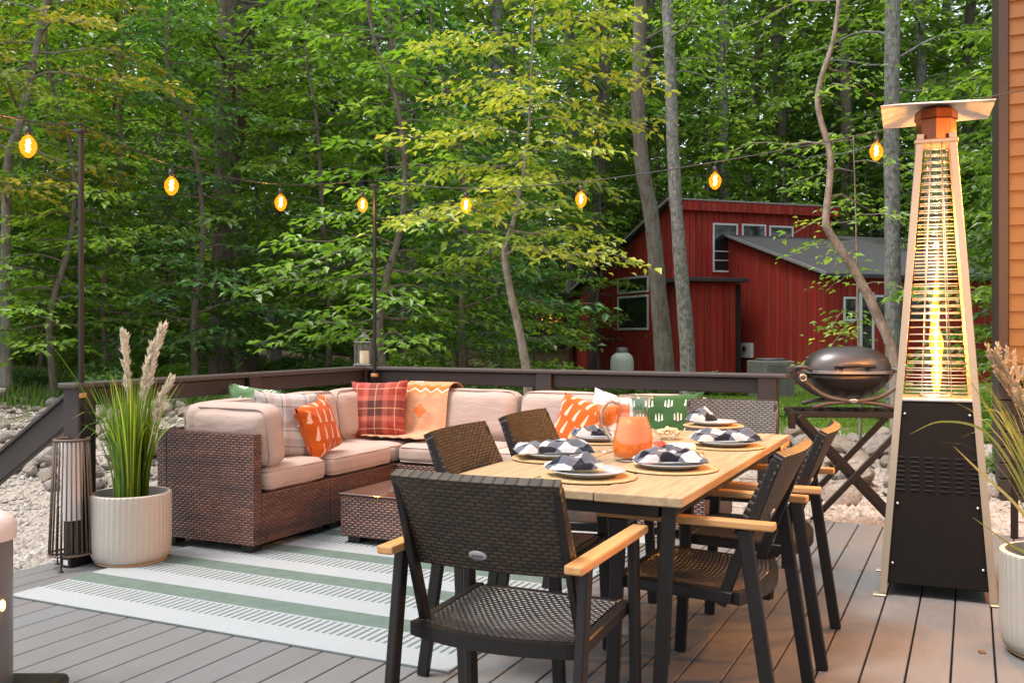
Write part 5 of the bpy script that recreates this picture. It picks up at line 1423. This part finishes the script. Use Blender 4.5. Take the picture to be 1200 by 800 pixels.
# upper block: x 0..5.6, y 0..5.2 ; top slopes down to the back
wallpoly('front_wall', [(0,.0),(5.6,.0),(5.6,zt(4.88)),(0,zt(4.88))], .12, 'x', 0, M['redwall'])
wallpoly('left_wall', [(.121,.0),(8.0,.0),(8.0,zt(2.2)),(.121,zt(4.84))], .12, 'y', .12, M['redwall'])
def slab_roof(name, pts, th, mat):
    bm = NB(); a = [bm.verts.new(p) for p in pts]; b = [bm.verts.new((p[0],p[1],p[2]-th)) for p in pts]
    bm.faces.new(a); bm.faces.new(b[::-1]); n = len(pts)
    for i in range(n): bm.faces.new((a[i],b[i],b[(i+1)%n],a[(i+1)%n]))
    bmesh.ops.recalc_face_normals(bm, faces=bm.faces[:]); return build(name, bm, mat, hs)
slab_roof('upper_roof', [(-.18,-.20,zt(5.03)),(5.7,-.20,zt(5.03)),(5.7,8.1,zt(2.36)),(-.18,8.1,zt(2.36))], .10, M['shingle'])
bm = NB(); box(bm, -.20,5.72,-.235,-.203,zt(4.72),zt(5.0),.004); build('fascia', bm, M['redwall'], hs)
bm = NB(); box(bm, -.20,5.72,-.26,-.20,zt(5.004),zt(5.05),.004); build('drip_edge', bm, M['edgetrim'], hs)
bm = NB(); beam(bm, (-.21,-.2,zt(5.01)), (-.21,8.1,zt(2.34)), .04, .09, .004); build('rake_edge', bm, M['edgetrim'], hs)
def window(x, z0, w, h, y, name='window', bars=(), parent=hs, face='x', fr=.055):
    bm = NB()
    def bx(a0,a1,b0,b1,d0,d1):
        if face == 'x': box(bm, a0,a1,y-d1,y-d0,b0,b1,.004)
        else: box(bm, y-d1,y-d0,a0,a1,b0,b1,.004)
    bx(x-fr,x,z0-fr,z0+h+fr,.003,.04); bx(x+w,x+w+fr,z0-fr,z0+h+fr,.003,.04); bx(x+.001,x+w-.001,z0-fr,z0,.003,.04); bx(x+.001,x+w-.001,z0+h,z0+h+fr,.003,.04)
    for b in bars: bx(x+.001,x+w-.001,z0+b*h-.015,z0+b*h+.015,.012,.03)
    o = build(name, bm, M['white_trim'], parent)
    bm = NB()
    if face == 'x': box(bm, x+.001,x+w-.001,y-.012,y-.004,z0+.001,z0+h-.001)
    else: box(bm, y-.012,y-.004,x+.001,x+w-.001,z0+.001,z0+h-.001)
    build('pane', bm, M['window'], o); return o
# windows of the front wall, from their pixels
def fx(px, yoff=0.0):
    """local x on the plane y=yoff of the house seen at pixel column px"""
    k = (px-600)/FPX; bx_, by_ = P0.x-Nv.x*yoff, P0.y-Nv.y*yoff
    return (k*by_-bx_)/(Rv.x-k*Rv.y)
def fy(px, xoff=0.0):
    k = (px-600)/FPX; bx_, by_ = P0.x+Rv.x*xoff, P0.y+Rv.y*xoff
    return (bx_-k*by_)/(Nv.x-k*Nv.y)
def zz_(px, py, x, y):
    w_ = Vector((P0.x,P0.y,0))+Rv*x-Nv*y; return CAMH-(py-HY)*w_.y/FPX+.3
def fwin(x0p, x1p, y0p, y1p, yoff, bars=()):
    a, b = fx(x0p,yoff), fx(x1p,yoff); zt1, zb1 = zz_(0,y0p,(a+b)/2,yoff), zz_(0,y1p,(a+b)/2,yoff)
    window(a+.05, zb1+.05, b-a-.1, zt1-zb1-.1, yoff, bars=bars)
fwin(835,864,262,319,0,(.42,.22)); fwin(869,897,263,279,0); fwin(901,929,265,280,0)
def lwin(x0p, x1p, y0p, y1p):
    a, b = fy(x1p), fy(x0p); m = (a+b)/2; zt1, zb1 = zz_(0,y0p,0,m), zz_(0,y1p,0,m)
    window(a+.1, zb1+.05, b-a-.2, zt1-zb1-.1, 0, face='y', fr=.07)
lwin(724,761,347,386); lwin(724,761,325,343); lwin(776,798,349,384) if False else None
# bump-out in front with a dark flat roof
x0b, x1b, yb = fx(806,-1.5), fx(862,-1.5), -1.5
zr = zz_(0,331,1,-1.5)
bm = NB(); box(bm, x0b, x1b, yb, -.003, 0, zr, .01); build('entry_block', bm, M['redwall'], hs)
bm = NB(); box(bm, x0b-.25, x1b+.25, yb-.3, -.004, zr+.003, zr+.12, .01); build('entry_roof', bm, M['darkroof'], hs)
bm = NB(); box(bm, x1b+.004, x1b+.30, -1.3, -.004, 0, zr-.02); build('recess_shade_block', bm, M['skirt'], hs)  # solid dark block painted in for the shade of the recess
fwin(779,797,350,384,-.0)
# right wing: roof slopes towards the camera
xw0 = fx(853,0); yw = -4.5
e0 = zz_(0,277,xw0,0); e1 = 2.66+.3
wallpoly('wing_gable', [(yw,0),(-.003,0),(-.003,e0-.05),(yw,e1-.05)], .12, 'y', xw0+.12, M['redwall'])
xw1 = xw0+13.0
wallpoly('wing_front', [(xw0+.123,0),(xw1,0),(xw1,e1-.08),(xw0+.123,e1-.08)], .12, 'x', yw, M['redwall'])
slab_roof('wing_roof', [(xw0-.12,.0,e0+.06),(xw0-.12,yw-.25,e1+.0),(xw1,yw-.25,e1+.0),(xw1,.0,e0+.06)], .09, M['shingle'])
bm = NB(); beam(bm, (xw0-.145,.0,e0+.05), (xw0-.145,yw-.26,e1-.01), .035, .08, .003); build('rake_edge', bm, M['edgetrim'], hs)
bm = NB(); box(bm, xw0-.15, xw1, .003, .04, e0+.0, e0+.14, .004); build('flashing', bm, M['edgetrim'], hs)
def wwin(x0p, x1p, y0p, y1p, bars=()): fwin(x0p, x1p, y0p, y1p, yw-.001, bars)
wwin(988,1004,348,376); wwin(1024,1046,346,376); wwin(1060,1090,346,376)
a, b = fx(1008,yw), fx(1021,yw); zd = zz_(0,345,a,yw)
bm = NB(); box(bm, a-.06,b+.06,yw-.05,yw-.003,.0,zd+.06,.004); dd = build('door', bm, M['white_trim'], hs)
bm = NB(); box(bm, a+.03,b-.03,yw-.058,yw-.0505,.06,zd); build('door_glass', bm, M['window'], dd)
a = fx(878,yw); # electric box on the gable wall
bm = NB(); yy_ = fy(877,xw0); zb_0 = zz_(0,419,xw0,yy_); box(bm, xw0-.12,xw0-.003,yy_-.28,yy_+.28,zb_0,zb_0+.42,.01); eb = build('meter_box', bm, M['white_trim'], hs)
bm = NB(); lathe(bm, [(0,.05),(.07,.04),(.08,0),(0,0)], 20); k_ = build('meter_dial', bm, M['window'], eb, True); k_.matrix_local = T((xw0-.122,yy_,zb_0+.26)) @ RY(R(-90))
# screened porch to the left
pxl, pxr = gpx(615,0,34.5), gpx(667,0,34.5)
po = thing('screened_porch', 'dark screened porch on weathered wood skirting left of the red house', 'porch', (pxl,34.5,gz(pxl,34.5)), 0)
wpo = pxr-pxl; zb2 = P(0,427,34.5).z-po.location.z; zt2 = P(0,350,34.5).z-po.location.z; zs = P(0,411,34.5).z-po.location.z
bm = NB()
for i in range(14): box(bm, i*wpo/14+.003,(i+1)*wpo/14-.003,0,.04,zb2,zs-.003,.003)
build('skirting', bm, M['deckwood'], po)
bm = NB(); box(bm, .05,wpo-.05,.06,3,zs,zt2-.01); build('screen', bm, M['window'], po)
bm = NB()
for i in range(4): box(bm, i*(wpo-.1)/3,i*(wpo-.1)/3+.08,-.01,.055,zs,zt2,.003)
for z in (zs,zs+(zt2-zs)*.5,zt2-.08): box(bm, 0,wpo,-.02,-.011,z,z+.06,.002)
build('frame', bm, M['deckwood'], po)
bm = NB(); box(bm, -.2,wpo+.1,-.2,3.2,zt2+.002,zt2+.2,.01); build('roof', bm, M['darkroof'], po)
bm = NB()
for x in (.1,wpo-.2): box(bm, x,x+.12,.3,.42,0,zb2-.002); 
build('piers', bm, M['deckwood'], po)
# propane tank, AC unit
x, Y = gpx(729,0,21.5), 21.5
tk = thing('propane_tank', 'pale green upright propane tank against the red wall left of the trunks', 'tank', (x,Y,gz(x,Y)))
bm = NB(); lathe(bm, [(0,.05),(.20,.06),(.25,.14),(.26,.3),(.26,.75),(.23,.86),(.14,.93),(0,.95)], 32); build('tank_body', bm, M['tank'], tk, True)
bm = NB(); lathe(bm, [(.13,.90),(.13,1.02),(.11,1.05),(0,1.055)], 24); build('valve_cover', bm, M['antique'], tk, True)
bm = NB(); lathe(bm, [(0,0),(.2,0),(.2,.06),(0,.06)], 24); build('foot_ring', bm, M['antique'], tk, True)
x, Y = gpx(903,0,21.0), 21.0
ac = thing('air_conditioner', 'square weathered air conditioner unit against the red wall beside the grill', 'air conditioner', (x,Y,gz(x,Y)), HA)
bm = NB(); box(bm, -.37,.37,-.37,.37,.0,.80,.03,None,2); b_ = build('case', bm, M['acunit'], ac)
bm = NB()
for i in range(16): box(bm, -.33,.33,-.385,-.372,.08+.042*i,.10+.042*i,.002)
build('grille', bm, M['acunit'], b_)
bm = NB(); lathe(bm, [(0,.802),(.33,.802),(.34,.83),(.30,.85),(0,.85)], 28); build('fan_cover', bm, M['antique'], ac, True)
# ---------------------------------------------------------------- camera, light, world
cam = bpy.data.cameras.new('camera'); co = link(bpy.data.objects.new('camera', cam)); S.camera = co
co.location = (0,0,CAMH); co.rotation_euler = (R(90),0,0); cam.sensor_width = 36; cam.lens = FPX/1200*36; cam.shift_y = -12/1200; cam.clip_end = 1500; cam.clip_start = .05
EL, AZ = R(66), R(255)       # high soft sun from the left
w = bpy.data.worlds.new('World'); S.world = w; w.use_nodes = True; nt = w.node_tree
bg = nt.nodes['Background']; sk = nt.nodes.new('ShaderNodeTexSky'); sk.sky_type = 'NISHITA'; sk.sun_disc = False; sk.sun_elevation = EL; sk.sun_rotation = AZ
sk.air_density = 1.0; sk.dust_density = 3.0; sk.ozone_density = 1.0
hsv = nt.nodes.new('ShaderNodeHueSaturation'); hsv.inputs['Saturation'].default_value = .35
nt.links.new(sk.outputs[0], hsv.inputs['Color']); nt.links.new(hsv.outputs[0], bg.inputs[0]); bg.inputs[1].default_value = .15
sn = bpy.data.lights.new('sun', 'SUN'); sn.energy = 1.5; sn.angle = R(16); sn.color = (1,.96,.90); so = link(bpy.data.objects.new('sun', sn))
d = Vector((math.sin(AZ)*math.cos(EL), math.cos(AZ)*math.cos(EL), math.sin(EL))); so.rotation_euler = d.to_track_quat('Z','Y').to_euler(); so.location = (0,-5,12)
S.view_settings.view_transform = 'Standard'; S.view_settings.look = 'None'; S.view_settings.gamma = 1; S.view_settings.exposure = 1.25
S.view_settings.use_curve_mapping = False
c = S.cycles; c.use_denoising = True
try: c.denoiser = 'OPENIMAGEDENOISE'
except Exception: pass
c.max_bounces = 7; c.diffuse_bounces = 5; c.glossy_bounces = 3; c.transmission_bounces = 6; c.transparent_max_bounces = 24; c.sample_clamp_indirect = 6; c.caustics_reflective = False; c.caustics_refractive = False
for o in list(bpy.data.objects):
    if '_used' in o: del o['_used']
